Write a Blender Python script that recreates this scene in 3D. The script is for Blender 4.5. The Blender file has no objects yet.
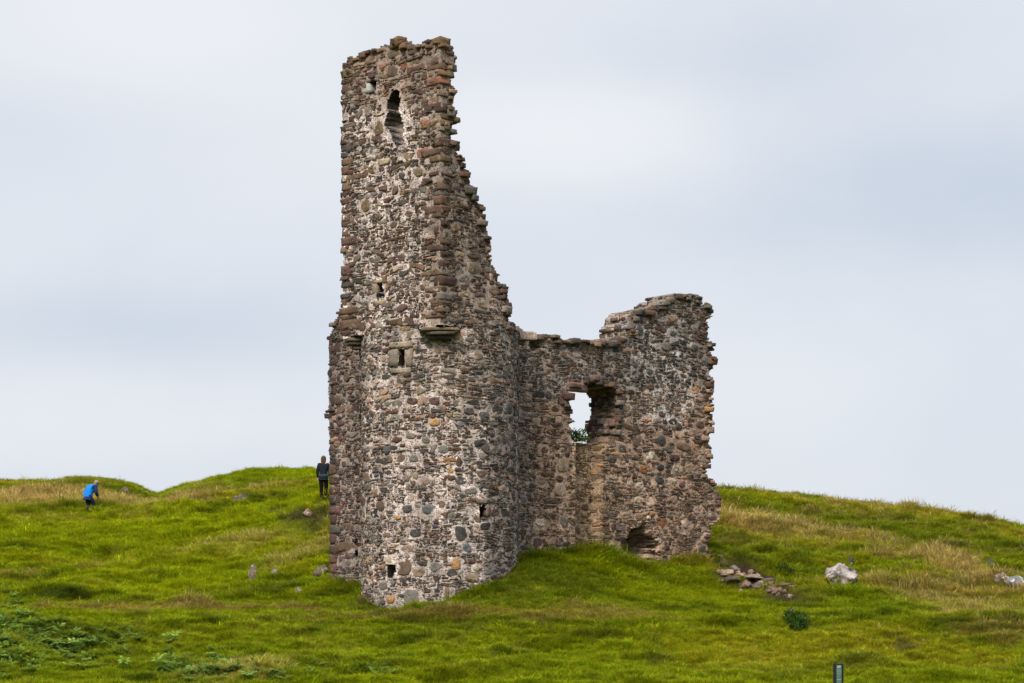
import bpy, math, random
import numpy as np
random.seed(7); rng = np.random.default_rng(7)
SC = bpy.context.scene
COL = SC.collection
F, HZ = 1987.0, 590.0           # focal length in pixels, row of the horizon (camera stands at the origin, looking along +Y)

def at(px, py, Y): return np.array([(px-512)*Y/F, Y, (HZ-py)*Y/F])
def proj(P):
    P = np.asarray(P); return 512+F*P[..., 0]/P[..., 1], HZ-F*P[..., 2]/P[..., 1]

# ------------------------------------------------------------------ noise
def _h(ix, iy, s):
    n = (ix.astype(np.int64)*374761393 + iy.astype(np.int64)*668265263 + s*1442695041) & 0x7fffffff
    n = ((n ^ (n >> 13))*1274126177) & 0x7fffffff
    return ((n ^ (n >> 16)) & 0xffff)/65535.0
def vnoise(x, y, s=0):
    x = np.asarray(x, float); y = np.asarray(y, float)
    ix = np.floor(x); iy = np.floor(y); fx = x-ix; fy = y-iy
    fx = fx*fx*fx*(fx*(fx*6-15)+10); fy = fy*fy*fy*(fy*(fy*6-15)+10)
    a = _h(ix, iy, s); b = _h(ix+1, iy, s); c = _h(ix, iy+1, s); d = _h(ix+1, iy+1, s)
    return (a+(b-a)*fx)*(1-fy)+(c+(d-c)*fx)*fy
def fbm(x, y, s=0, o=4):
    t = 0; a = .5; m = 0
    for i in range(o):
        t = t+a*vnoise(x+i*17.3, y-i*9.7, s+i); m += a; a *= .5; x = x*2.03; y = y*2.03
    return t/m
def sstep(a, b, x):
    t = np.clip((np.asarray(x, float)-a)/(b-a), 0, 1); return t*t*(3-2*t)

# ------------------------------------------------------------------ mesh helpers
class MB:
    def __init__(s): s.v = []; s.q = []; s.t = []; s.c = []; s.n = 0
    def add(s, v, quads=None, tris=None, col=(.3, .3, .3), alpha=1.0):
        v = np.asarray(v, float).reshape(-1, 3)
        if quads is not None and len(quads): s.q.append(np.asarray(quads, int)+s.n)
        if tris is not None and len(tris): s.t.append(np.asarray(tris, int)+s.n)
        c = np.asarray(col, float)
        if c.ndim == 1: c = np.tile(c, (len(v), 1))
        s.c.append(np.concatenate([c, np.full((len(c), 1), alpha)], 1)); s.v.append(v); s.n += len(v)
    def mesh(s, name, smooth=False):
        v = np.concatenate(s.v); c = np.concatenate(s.c)
        q = np.concatenate(s.q) if s.q else np.zeros((0, 4), int)
        t = np.concatenate(s.t) if s.t else np.zeros((0, 3), int)
        me = bpy.data.meshes.new(name)
        me.vertices.add(len(v)); me.vertices.foreach_set('co', v.astype(np.float32).ravel())
        me.loops.add(q.size+t.size)
        me.loops.foreach_set('vertex_index', np.concatenate([q.ravel(), t.ravel()]).astype(np.int32))
        me.polygons.add(len(q)+len(t))
        st = np.concatenate([np.arange(len(q))*4, q.size+np.arange(len(t))*3]).astype(np.int32)
        me.polygons.foreach_set('loop_start', st)
        me.update(calc_edges=True); me.validate()
        if smooth: me.polygons.foreach_set('use_smooth', np.ones(len(me.polygons), bool))
        a = me.color_attributes.new('Col', 'FLOAT_COLOR', 'POINT')
        a.data.foreach_set('color', c.astype(np.float32).ravel())
        return me
    def build(s, name, mat, parent=None, smooth=False):
        o = bpy.data.objects.new(name, s.mesh(name, smooth)); COL.objects.link(o)
        o.data.materials.append(mat)
        if parent is not None:
            o.parent = parent; o.matrix_parent_inverse = parent.matrix_basis.inverted()
        return o
def tag(o, label=None, cat=None, group=None, kind=None):
    for k, x in (('label', label), ('category', cat), ('group', group), ('kind', kind)):
        if x: o[k] = x
    return o
def empty(name, loc, rz=0):
    o = bpy.data.objects.new(name, None); COL.objects.link(o); o.location = loc; o.rotation_euler[2] = rz
    o.empty_display_size = .3
    return o

# unit block: 3x3x3 surface lattice
_bi = {}; BV = []
for i in range(4):
    for j in range(4):
        for k in range(4):
            if 0 in (i, j, k) or 3 in (i, j, k):
                _bi[i, j, k] = len(BV); BV.append((i/1.5-1, j/1.5-1, k/1.5-1))
BV = np.array(BV); BQ = []
for i in range(3):
    for j in range(3):
        for f in (0, 3):
            s = [(i, j), (i+1, j), (i+1, j+1), (i, j+1)]
            if f == 0: s = s[::-1]
            BQ.append([_bi[a, b, f] for a, b in s])
            BQ.append([_bi[f, a, b] for a, b in s])
            BQ.append([_bi[a, f, b] for a, b in s[::-1]])
BQ = np.array(BQ)
BN = BV/np.abs(BV).max(1, keepdims=True)
def block(mb, c, ax, ay, az, col, rough=.12, rnd=.18):
    L = (np.abs(BN)**5).sum(1)**(1/5)
    v = BN*(1-rnd)+rnd*BN/L[:, None]*1.02
    v = v+rng.normal(0, rough*.5, v.shape)
    tp = rng.uniform(-.14, .14, 4)
    v[:, 0] *= 1+tp[0]*v[:, 2]; v[:, 1] *= 1+tp[1]*v[:, 0]; v[:, 2] *= 1+tp[2]*v[:, 0]
    P = np.asarray(c)+v[:, :1]*np.asarray(ax)+v[:, 1:2]*np.asarray(ay)+v[:, 2:3]*np.asarray(az)
    mb.add(P, BQ, col=np.asarray(col)*rng.uniform(.9, 1.1))

# ------------------------------------------------------------------ materials
def newmat(name):
    m = bpy.data.materials.new(name); m.use_nodes = True
    nt = m.node_tree; nt.nodes.clear()
    out = nt.nodes.new('ShaderNodeOutputMaterial')
    return m, nt, out
def N(nt, t, **kw):
    n = nt.nodes.new(t)
    for k, x in kw.items(): setattr(n, k, x)
    return n
def attr_col_mat(name, rough=.92, mott=(.68, 1.28), s1=3.0, s2=16.0, bump=.35, lichen=None, spec=.25, chips=False):
    m, nt, out = newmat(name); L = nt.links.new
    a = N(nt, 'ShaderNodeAttribute', attribute_name='Col')
    tc = N(nt, 'ShaderNodeTexCoord')
    n1 = N(nt, 'ShaderNodeTexNoise'); n1.inputs['Scale'].default_value = s1; n1.inputs['Detail'].default_value = 6
    n2 = N(nt, 'ShaderNodeTexNoise'); n2.inputs['Scale'].default_value = s2; n2.inputs['Detail'].default_value = 5
    n2.inputs['Roughness'].default_value = .65
    L(tc.outputs['Object'], n1.inputs['Vector']); L(tc.outputs['Object'], n2.inputs['Vector'])
    mr = N(nt, 'ShaderNodeMapRange'); mr.inputs[1].default_value = .3; mr.inputs[2].default_value = .7
    mr.inputs[3].default_value, mr.inputs[4].default_value = mott
    L(n2.outputs['Fac'], mr.inputs[0])
    mr1 = N(nt, 'ShaderNodeMapRange'); mr1.inputs[1].default_value = .3; mr1.inputs[2].default_value = .7
    mr1.inputs[3].default_value, mr1.inputs[4].default_value = .82, 1.15
    L(n1.outputs['Fac'], mr1.inputs[0])
    mu = N(nt, 'ShaderNodeMath', operation='MULTIPLY'); L(mr.outputs[0], mu.inputs[0]); L(mr1.outputs[0], mu.inputs[1])
    vm = N(nt, 'ShaderNodeVectorMath', operation='SCALE'); L(a.outputs['Color'], vm.inputs[0]); L(mu.outputs[0], vm.inputs['Scale'])
    col = vm.outputs[0]
    if chips:                                            # damp streaks and paler washes running down the wall
        ms = N(nt, 'ShaderNodeMapping'); ms.inputs['Scale'].default_value = (1.7, 1.7, .22); L(tc.outputs['Object'], ms.inputs[0])
        ns = N(nt, 'ShaderNodeTexNoise'); ns.inputs['Scale'].default_value = 1.0; ns.inputs['Detail'].default_value = 5; ns.inputs['Roughness'].default_value = .6; L(ms.outputs[0], ns.inputs['Vector'])
        rs = N(nt, 'ShaderNodeMapRange'); rs.inputs[1].default_value = .36; rs.inputs[2].default_value = .62; rs.inputs[3].default_value = .66; rs.inputs[4].default_value = 1.12; L(ns.outputs['Fac'], rs.inputs[0])
        vs_ = N(nt, 'ShaderNodeVectorMath', operation='SCALE'); L(col, vs_.inputs[0]); L(rs.outputs[0], vs_.inputs['Scale']); col = vs_.outputs[0]
    if chips:                                            # small pinning stones set in the mortar
        mp = N(nt, 'ShaderNodeMapping'); mp.inputs['Scale'].default_value = (1, 1, 1.7); L(tc.outputs['Object'], mp.inputs[0])
        vo = N(nt, 'ShaderNodeTexVoronoi'); vo.feature = 'F1'; vo.inputs['Scale'].default_value = 15; L(mp.outputs[0], vo.inputs['Vector'])
        ve = N(nt, 'ShaderNodeTexVoronoi'); ve.feature = 'DISTANCE_TO_EDGE'; ve.inputs['Scale'].default_value = 15; L(mp.outputs[0], ve.inputs['Vector'])
        sp = N(nt, 'ShaderNodeSeparateColor'); L(vo.outputs['Color'], sp.inputs[0])
        g1 = N(nt, 'ShaderNodeMath', operation='LESS_THAN'); L(sp.outputs[0], g1.inputs[0]); g1.inputs[1].default_value = .62
        g2 = N(nt, 'ShaderNodeMapRange'); g2.inputs[1].default_value = .06; g2.inputs[2].default_value = .14; L(ve.outputs['Distance'], g2.inputs[0])
        g3 = N(nt, 'ShaderNodeMath', operation='SUBTRACT'); g3.inputs[0].default_value = 1.0; L(a.outputs['Alpha'], g3.inputs[1])
        g4 = N(nt, 'ShaderNodeMath', operation='MULTIPLY'); L(g1.outputs[0], g4.inputs[0]); L(g2.outputs[0], g4.inputs[1])
        g5 = N(nt, 'ShaderNodeMath', operation='MULTIPLY'); L(g4.outputs[0], g5.inputs[0]); L(g3.outputs[0], g5.inputs[1])
        cr = N(nt, 'ShaderNodeValToRGB'); L(sp.outputs[1], cr.inputs[0]); e = cr.color_ramp.elements
        e[0].color = (.045, .035, .03, 1); e[1].color = (.22, .16, .12, 1)
        e2 = cr.color_ramp.elements.new(.45); e2.color = (.10, .075, .06, 1)
        mc = N(nt, 'ShaderNodeMix', data_type='RGBA'); L(g5.outputs[0], mc.inputs[0]); L(col, mc.inputs[6]); L(cr.outputs[0], mc.inputs[7]); col = mc.outputs[2]
    if lichen:
        n3 = N(nt, 'ShaderNodeTexNoise'); n3.inputs['Scale'].default_value = lichen[0]; n3.inputs['Detail'].default_value = 7
        n3.inputs['Roughness'].default_value = .7
        L(tc.outputs['Object'], n3.inputs['Vector'])
        r3 = N(nt, 'ShaderNodeMapRange'); r3.inputs[1].default_value = lichen[1]; r3.inputs[2].default_value = lichen[1]+.07
        r3.inputs[4].default_value = lichen[3]
        L(n3.outputs['Fac'], r3.inputs[0])
        mx = N(nt, 'ShaderNodeMix', data_type='RGBA'); L(r3.outputs[0], mx.inputs[0]); L(col, mx.inputs[6])
        mx.inputs[7].default_value = (*lichen[2], 1); col = mx.outputs[2]
    b = N(nt, 'ShaderNodeBsdfPrincipled'); b.inputs['Roughness'].default_value = rough
    b.inputs['Specular IOR Level'].default_value = spec
    L(col, b.inputs['Base Color'])
    if bump:
        bp = N(nt, 'ShaderNodeBump'); bp.inputs['Strength'].default_value = bump; bp.inputs['Distance'].default_value = .03
        L(n2.outputs['Fac'], bp.inputs['Height']); L(bp.outputs[0], b.inputs['Normal'])
    L(b.outputs[0], out.inputs['Surface'])
    return m
M_STONE = attr_col_mat('rubble_masonry', s2=22, mott=(.6, 1.4), lichen=(5.0, .60, (.25, .225, .18), .35), chips=True)
M_ROCK = attr_col_mat('field_rock', s1=2.5, s2=14, lichen=(6.0, .56, (.46, .45, .43), .6))
M_GROUND = attr_col_mat('turf_soil', spec=0.0, rough=1.0, mott=(.6, 1.4), s1=.7, s2=9, bump=.5)
M_CLOTH = attr_col_mat('woven_cloth', rough=.9, spec=.06, mott=(.85, 1.15), s1=3, s2=22, bump=.2)
M_SKIN = attr_col_mat('skin', rough=.6, mott=(.93, 1.07), bump=0)
M_PAINT = attr_col_mat('dark_paint', rough=.8, mott=(.85, 1.15), bump=.1, spec=.12)
def grass_mat(name, trans=.35):
    m, nt, out = newmat(name); L = nt.links.new
    a = N(nt, 'ShaderNodeAttribute', attribute_name='tint'); a.attribute_type = 'INSTANCER'
    b = N(nt, 'ShaderNodeAttribute', attribute_name='Col')
    mu = N(nt, 'ShaderNodeVectorMath', operation='MULTIPLY'); L(a.outputs['Color'], mu.inputs[0]); L(b.outputs['Color'], mu.inputs[1])
    d = N(nt, 'ShaderNodeBsdfDiffuse'); t = N(nt, 'ShaderNodeBsdfTranslucent')
    L(mu.outputs[0], d.inputs['Color']); L(mu.outputs[0], t.inputs['Color'])
    mx = N(nt, 'ShaderNodeMixShader'); mx.inputs[0].default_value = trans
    L(d.outputs[0], mx.inputs[1]); L(t.outputs[0], mx.inputs[2]); L(mx.outputs[0], out.inputs['Surface'])
    return m
M_GRASS = grass_mat('grass_blades')

# ------------------------------------------------------------------ terrain
CP = []
def cp(px, py, Y): CP.append(at(px, py, Y))
for x in (-25, -8, 8, 25):
    CP.append(np.array([x, -5, -1.7])); CP.append(np.array([x*1.2, 20, -2.0]))
for p in [(-150, 690, 40), (0, 690, 42), (250, 690, 43), (512, 690, 43), (838, 704, 36), (760, 690, 42), (1024, 686, 42), (1200, 690, 42),
          (-150, 640, 50), (0, 640, 50), (200, 643, 50), (400, 645, 50), (560, 648, 50), (700, 655, 49), (900, 664, 47), (1024, 664, 48), (1200, 664, 48),
          (-150, 600, 58), (0, 601, 58), (130, 604, 58), (250, 608, 57.5), (360, 613, 56.6), (400, 614, 55.6), (440, 608, 55.4), (560, 618, 54), (680, 630, 53),
          (-150, 590, 63), (0, 592, 63), (150, 594, 63), (270, 594, 62), (335, 577, 60.6), (350, 580, 60),
          (452, 604, 55.5), (470, 596, 55.7), (490, 586, 56.0), (510, 574, 56.8), (525, 562, 58.3), (550, 556, 60), (600, 547, 61.2), (650, 563, 62), (638, 575, 61.8), (640, 571, 62.8), (628, 567, 60.5), (645, 577, 60.6), (660, 575, 61.7), (700, 566, 63), (712, 562, 64.2),
          (560, 600, 56.5), (620, 600, 57.5), (700, 605, 57.5),
          (-150, 560, 70), (0, 560, 70), (150, 560, 70), (250, 556, 69), (310, 545, 69),
          (-150, 525, 80), (0, 522, 80), (150, 522, 80), (250, 515, 79), (323, 503, 77),
          (88, 508, 86), (0, 508, 86), (-100, 510, 86), (160, 505, 88), (240, 494, 88),
          (-220, 492, 95), (-120, 486, 95), (0, 487, 95), (60, 484, 95), (100, 483, 96), (140, 490, 95), (162, 499, 94), (135, 486, 94), (188, 485, 96), (160, 501, 100), (158, 503, 106), (60, 482, 101), (230, 478, 103), (200, 482, 96), (250, 475, 97), (320, 472, 98), (400, 475, 98),
          (500, 480, 97), (600, 483, 95), (720, 492, 92), (760, 493, 91), (800, 498, 90), (850, 504, 89), (900, 513, 88), (950, 520, 87), (1024, 532, 86), (1130, 547, 85), (1250, 563, 84), (900, 517, 97), (1024, 537, 97), (1130, 552, 96), (800, 502, 99),
          (440, 545, 66), (560, 530, 70),
          (740, 572, 64.5), (780, 582, 62), (843, 587, 62), (770, 540, 73), (850, 550, 72), (900, 556, 70), (950, 572, 67), (1015, 587, 65), (1150, 592, 64),
          (1024, 622, 55), (850, 622, 55), (795, 630, 54), (920, 612, 58), (740, 605, 59), (1150, 628, 55)]:
    cp(*p)
for x in (-45, -25, -8, 8, 25, 45):
    CP.append(np.array([x, 112, 3.0 if x < 0 else 1.6-.03*x])); CP.append(np.array([x*1.2, 135, -1.5])); CP.append(np.array([x*1.5, 170, -5.]))
for y in (20, 60, 90):
    CP.append(np.array([-55, y, (y-60)*.05-.5])); CP.append(np.array([55, y, -1.8]))
CP = np.array(CP)
def _phi(r2): return np.where(r2 > 1e-9, .5*r2*np.log(np.maximum(r2, 1e-9)), 0)
_n = len(CP); _A = np.zeros((_n+3, _n+3))
_d2 = ((CP[:, None, :2]-CP[None, :, :2])**2).sum(-1)
_A[:_n, :_n] = _phi(_d2)+np.eye(_n)*3.0
_A[:_n, _n] = 1; _A[:_n, _n+1:] = CP[:, :2]; _A[_n, :_n] = 1; _A[_n+1:, :_n] = CP[:, :2].T
_w = np.linalg.solve(_A, np.concatenate([CP[:, 2], np.zeros(3)]))
def height0(X, Y):
    sh = np.shape(X); x = np.ravel(X).astype(float); y = np.ravel(Y).astype(float)
    xc = np.clip(x, -70, 70); yc = np.clip(y, -10, 175)
    z = np.empty(len(x))
    for i in range(0, len(x), 20000):
        a = xc[i:i+20000]; b = yc[i:i+20000]
        r2 = (a[:, None]-CP[None, :, 0])**2+(b[:, None]-CP[None, :, 1])**2
        z[i:i+20000] = _phi(r2)@_w[:_n]+_w[_n]+a*_w[_n+1]+b*_w[_n+2]
    far = np.maximum(np.abs(x)-70, 0)+np.maximum(y-175, 0)+np.maximum(-10-y, 0)
    z = z*np.exp(-far/60)+(-6)*(1-np.exp(-far/60))
    return np.clip(z, -7, 9).reshape(sh)
def bumps(X, Y):
    amp = sstep(30, 48, Y)*(1-.5*sstep(84, 92, Y))
    b = (fbm(X*.22, Y*.5, 11, 4)-.5)*.95+(fbm(X*.75, Y*1.5, 21, 3)-.5)*.70+(fbm(X*2.3, Y*3, 31, 2)-.5)*.30
    # the mown, trodden flat strip in front of the castle and on the right is smoother
    flat = np.exp(-((Y-57)/3.0)**2)*.55
    near = np.exp(-(((X-1.2)/6.5)**2+((Y-59.5)/4.5)**2))*.8      # trodden and settled round the walls
    gully = -.30*np.exp(-((X+16.55+(Y-93)*.177)/.75)**2)*sstep(88, 91, Y)+.30*np.exp(-((X+19.8)/2.6)**2-((Y-93)/5)**2)+.25*np.exp(-((X+13.2)/1.8)**2-((Y-94)/5)**2)
    return b*amp*(1-flat)*(1-near)+gully
def height(X, Y): return height0(X, Y)+bumps(X, Y)
def ground_at(px, py, y0=36, y1=112):
    Y = np.arange(y0, y1, .08); X = (px-512)*Y/F
    z = height(X, Y); ray = (HZ-py)*Y/F
    k = np.nonzero(z >= ray)[0]
    i = k[0] if len(k) else np.argmax(z-ray)
    return np.array([X[i], Y[i], z[i]])
def axis(a, b, st, far):
    c = np.arange(a, b+st/2, st); g = []; s = st
    while sum(g) < far: s *= 1.22; g.append(s)
    g = np.cumsum(g)
    return np.concatenate([a-g[::-1], c, b+g])
gx = axis(-38, 38, .2, 3500); gy = axis(34, 112, .2, 3500)
GX, GY = np.meshgrid(gx, gy, indexing='ij'); GZ = height(GX, GY)

# ---- ground colours: patches of turf, dry grass, soil
PAL = dict(lush=(.200, .232, .004), green=(.135, .172, .005), olive=(.220, .195, .009), dark=(.035, .050, .008), straw=(.38, .27, .075),
           tan=(.22, .150, .038), soil=(.046, .032, .021), moss=(.090, .110, .007))
ZONES = []
def zone(px, py, hw, hh, key, st=1.0, tall=0.0, dens=1.0):
    c = ground_at(px, py); a = ground_at(px, min(py+hh, 700)); b = ground_at(px, py-hh)
    ry = max(abs(b[1]-a[1])/2, .5); rx = hw*c[1]/F
    ZONES.append((c[0], (a[1]+b[1])/2, rx, ry, PAL[key], st, tall, dens))
zone(60, 497, 120, 8, 'straw', .75, .5); zone(-20, 500, 90, 9, 'straw', .7, .5); zone(150, 503, 45, 10, 'straw', .6, .4)
zone(90, 486, 110, 4, 'moss', .7); zone(230, 484, 90, 8, 'green', .6)
zone(190, 550, 150, 24, 'lush', .8); zone(60, 530, 120, 16, 'lush', .7); zone(250, 515, 70, 12, 'lush', .7)
zone(235, 548, 60, 6, 'straw', .35, .2); zone(300, 552, 40, 8, 'straw', .45, .2)
zone(40, 598, 60, 6, 'dark', .85, .3); zone(240, 594, 70, 6, 'moss', .6, .2); zone(285, 580, 40, 10, 'green', .5, .3)
zone(150, 608, 230, 4, 'tan', .75, .3); zone(420, 618, 170, 4, 'tan', .55, .1); zone(620, 616, 80, 5, 'tan', .5, .1)
zone(560, 582, 70, 18, 'moss', .85, .35); zone(610, 555, 50, 10, 'green', .8, .6); zone(500, 600, 60, 8, 'moss', .75, .3)
zone(660, 578, 60, 10, 'green', .5); zone(345, 572, 18, 12, 'green', .8, .9); zone(340, 590, 30, 6, 'moss', .7, .3)
zone(303, 520, 22, 14, 'soil', .8, -.7, .25); zone(275, 500, 40, 3, 'dark', .7, .1); zone(318, 530, 16, 8, 'soil', .9, -.8, .25); zone(242, 499, 13, 4, 'soil', .9, -.6, .3); zone(277, 512, 18, 3, 'soil', .7, -.5, .4)
zone(738, 573, 34, 9, 'soil', 1, -.9, .03); zone(768, 584, 30, 7, 'soil', 1, -.9, .05); zone(712, 562, 8, 5, 'dark', 1, .4); zone(790, 597, 26, 6, 'soil', .8, -.8, .15); zone(842, 592, 26, 4, 'green', .7, .8); zone(1012, 591, 24, 4, 'straw', .6, .7); zone(800, 602, 22, 6, 'soil', .45, -.3, .6)
zone(780, 528, 90, 7, 'straw', .75, .5); zone(740, 521, 50, 6, 'straw', .6, .4); zone(850, 535, 50, 6, 'straw', .55, .4)
zone(860, 525, 120, 12, 'moss', .55); zone(960, 545, 80, 10, 'moss', .6); zone(760, 505, 40, 9, 'green', .7)
zone(958, 566, 34, 10, 'straw', .75, .5); zone(990, 582, 22, 7, 'tan', .8, .2); zone(905, 556, 34, 6, 'tan', .6, .3)
zone(950, 605, 70, 14, 'straw', .4, .5); zone(1000, 630, 60, 14, 'tan', .45, .4); zone(880, 600, 40, 14, 'green', .6, .5)
zone(850, 605, 40, 10, 'green', .7, .4); zone(840, 648, 200, 14, 'olive', .55, -.3); zone(903, 647, 14, 5, 'soil', .6, -.4, .5)
zone(250, 668, 45, 7, 'straw', .45, .2); zone(505, 655, 28, 5, 'dark', .6, .2); zone(518, 651, 16, 4, 'tan', .6, .2)
zone(560, 668, 140, 14, 'green', .5); zone(100, 660, 120, 20, 'moss', .35)
ZONES = np.array([(a, b, c, d, *e, f, g, h) for a, b, c, d, e, f, g, h in ZONES])
def ground_look(X, Y):
    sh = X.shape; X = X.ravel(); Y = Y.ravel()
    n1 = fbm(X*.16, Y*.3, 51, 4); n2 = fbm(X*.5, Y*.95, 61, 4); n3 = fbm(X*1.4, Y*2.2, 71, 3); n4 = fbm(X*.3, Y*.6, 91, 4)
    P = {k: np.array(v) for k, v in PAL.items()}
    right = sstep(0, 14, X)
    c = P['lush'][None]*(1-right[:, None])+(P['olive']*.35+P['green']*.65)[None]*right[:, None]
    def mixin(c, k, w): return c*(1-w[:, None])+P[k][None]*w[:, None]
    fg = 1-sstep(54, 62, Y)                                # the near slope is greener
    c = mixin(c, 'olive', sstep(.42, .62, n1)*(.7-.4*fg))
    c = mixin(c, 'green', fg*.62*(1-right*.4))
    c = mixin(c, 'green', sstep(.50, .64, n4)*.7)
    c = mixin(c, 'dark', sstep(.56, .72, n2)*.55)
    c = mixin(c, 'straw', sstep(.57, .72, n3*.55+n1*.45)*.38*(1-.7*fg))
    c = mixin(c, 'tan', right*sstep(.50, .66, fbm(X*.35, Y*.55, 131, 4))*sstep(58, 66, Y)*.6)
    tall = (n2-.5)*1.0; dens = np.ones(len(X))
    wx = (fbm(X*.6, Y*.6, 81, 3)-.5)*2.2; wy = (fbm(X*.6, Y*.6, 85, 3)-.5)*2.2; gr = (n3-.5)*1.5
    for z in ZONES:
        d = np.sqrt(((X+wx*min(z[2], 1.6)*.5-z[0])/z[2])**2+((Y+wy*min(z[3], 1.6)*.5-z[1])/z[3])**2)
        w = (1-sstep(.55, 1.25, d+gr*.55))*z[7]
        c = c*(1-w[:, None])+z[4:7][None]*w[:, None]
        tall = tall+w*z[8]; dens = dens*(1-w*(1-z[9]))
    return c.reshape(sh+(3,)), tall.reshape(sh), dens.reshape(sh)
gc, _, gd = ground_look(GX, GY)
mb = MB(); nx, ny = len(gx), len(gy)
I = np.arange(nx*ny).reshape(nx, ny)
Q = np.stack([I[:-1, :-1], I[1:, :-1], I[1:, 1:], I[:-1, 1:]], -1).reshape(-1, 4)
mb.add(np.stack([GX, GY, GZ], -1), Q, col=gc.reshape(-1, 3)*.42)
ground = mb.build('ground', M_GROUND, smooth=True); tag(ground, kind='structure')
sky_px = []
for px in range(0, 1025, 40):
    Y = np.arange(60, 112, .2); X = (px-512)*Y/F; sky_px.append((px, round(float((HZ-F*height(X, Y)/Y).min()))))
print('SKYLINE', sky_px)

# ------------------------------------------------------------------ masonry
SP = dict(maroon=(.072, .042, .037), brown=(.092, .060, .042), grey=(.125, .112, .100), dk=(.050, .046, .043), tan=(.185, .135, .092), orange=(.27, .15, .065),
          pink=(.235, .165, .130), pale=(.34, .28, .225), ochre=(.105, .073, .038), rust=(.17, .068, .032), blue=(.090, .092, .098), red=(.165, .072, .050))
SPK = list(SP)
def zonelook(px, py, part):
    """weights over the stone kinds and colour of the mortar at one place of the ruin"""
    px = px+random.gauss(0, 5); py = py+random.gauss(0, 6)
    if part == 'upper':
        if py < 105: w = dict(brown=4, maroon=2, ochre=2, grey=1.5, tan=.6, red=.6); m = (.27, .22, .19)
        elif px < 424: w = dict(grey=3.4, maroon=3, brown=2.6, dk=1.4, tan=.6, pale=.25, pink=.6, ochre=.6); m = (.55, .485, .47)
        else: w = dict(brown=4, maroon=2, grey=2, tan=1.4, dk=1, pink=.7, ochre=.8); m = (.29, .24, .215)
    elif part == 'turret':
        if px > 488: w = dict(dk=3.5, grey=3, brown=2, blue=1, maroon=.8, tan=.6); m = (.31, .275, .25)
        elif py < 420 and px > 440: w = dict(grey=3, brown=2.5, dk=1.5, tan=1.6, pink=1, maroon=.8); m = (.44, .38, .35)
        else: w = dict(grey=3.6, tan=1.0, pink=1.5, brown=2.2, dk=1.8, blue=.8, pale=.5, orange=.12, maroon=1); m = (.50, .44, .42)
    elif part == 'main':
        if px < 530 or (px < 556 and py < 400): w = dict(dk=2, grey=3, brown=2, tan=1, pink=.7); m = (.33, .285, .26)
        elif py < 392: w = dict(dk=4, grey=2, brown=2.4, maroon=1, tan=.5); m = (.28, .245, .23)
        else: w = dict(tan=2.6, pink=2.6, brown=3.2, maroon=1.5, grey=1.3, dk=.8, orange=.35, pale=.3); m = (.38, .265, .195)
        if 573 < px < 608 and 436 < py < 548: w = dict(tan=3, ochre=2, brown=2, orange=.4, grey=.6); m = (.33, .225, .14)
        if 628 < px < 690 and 325 < py < 424 and random.random() < .8: m = (.52, .50, .49)
    else: w = dict(maroon=4, dk=3, grey=1.6, pink=.5, brown=1.6); m = (.27, .225, .21)
    return w, m
def pick(w):
    k = random.choices(list(w), list(w.values()))[0]
    c = np.array(SP[k])*random.uniform(.72, 1.3)
    return c*np.array([.93, .86, .81])*(1+rng.normal(0, .018, 3))

def in_poly(px, py, poly):
    inside = np.zeros(np.shape(px), bool); n = len(poly)
    for i in range(n):
        x1, y1 = poly[i]; x2, y2 = poly[(i+1) % n]
        if y1 == y2: continue
        c = ((y1 > py) != (y2 > py)) & (px < (x2-x1)*(py-y1)/(y2-y1)+x1)
        inside ^= c
    return inside

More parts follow.
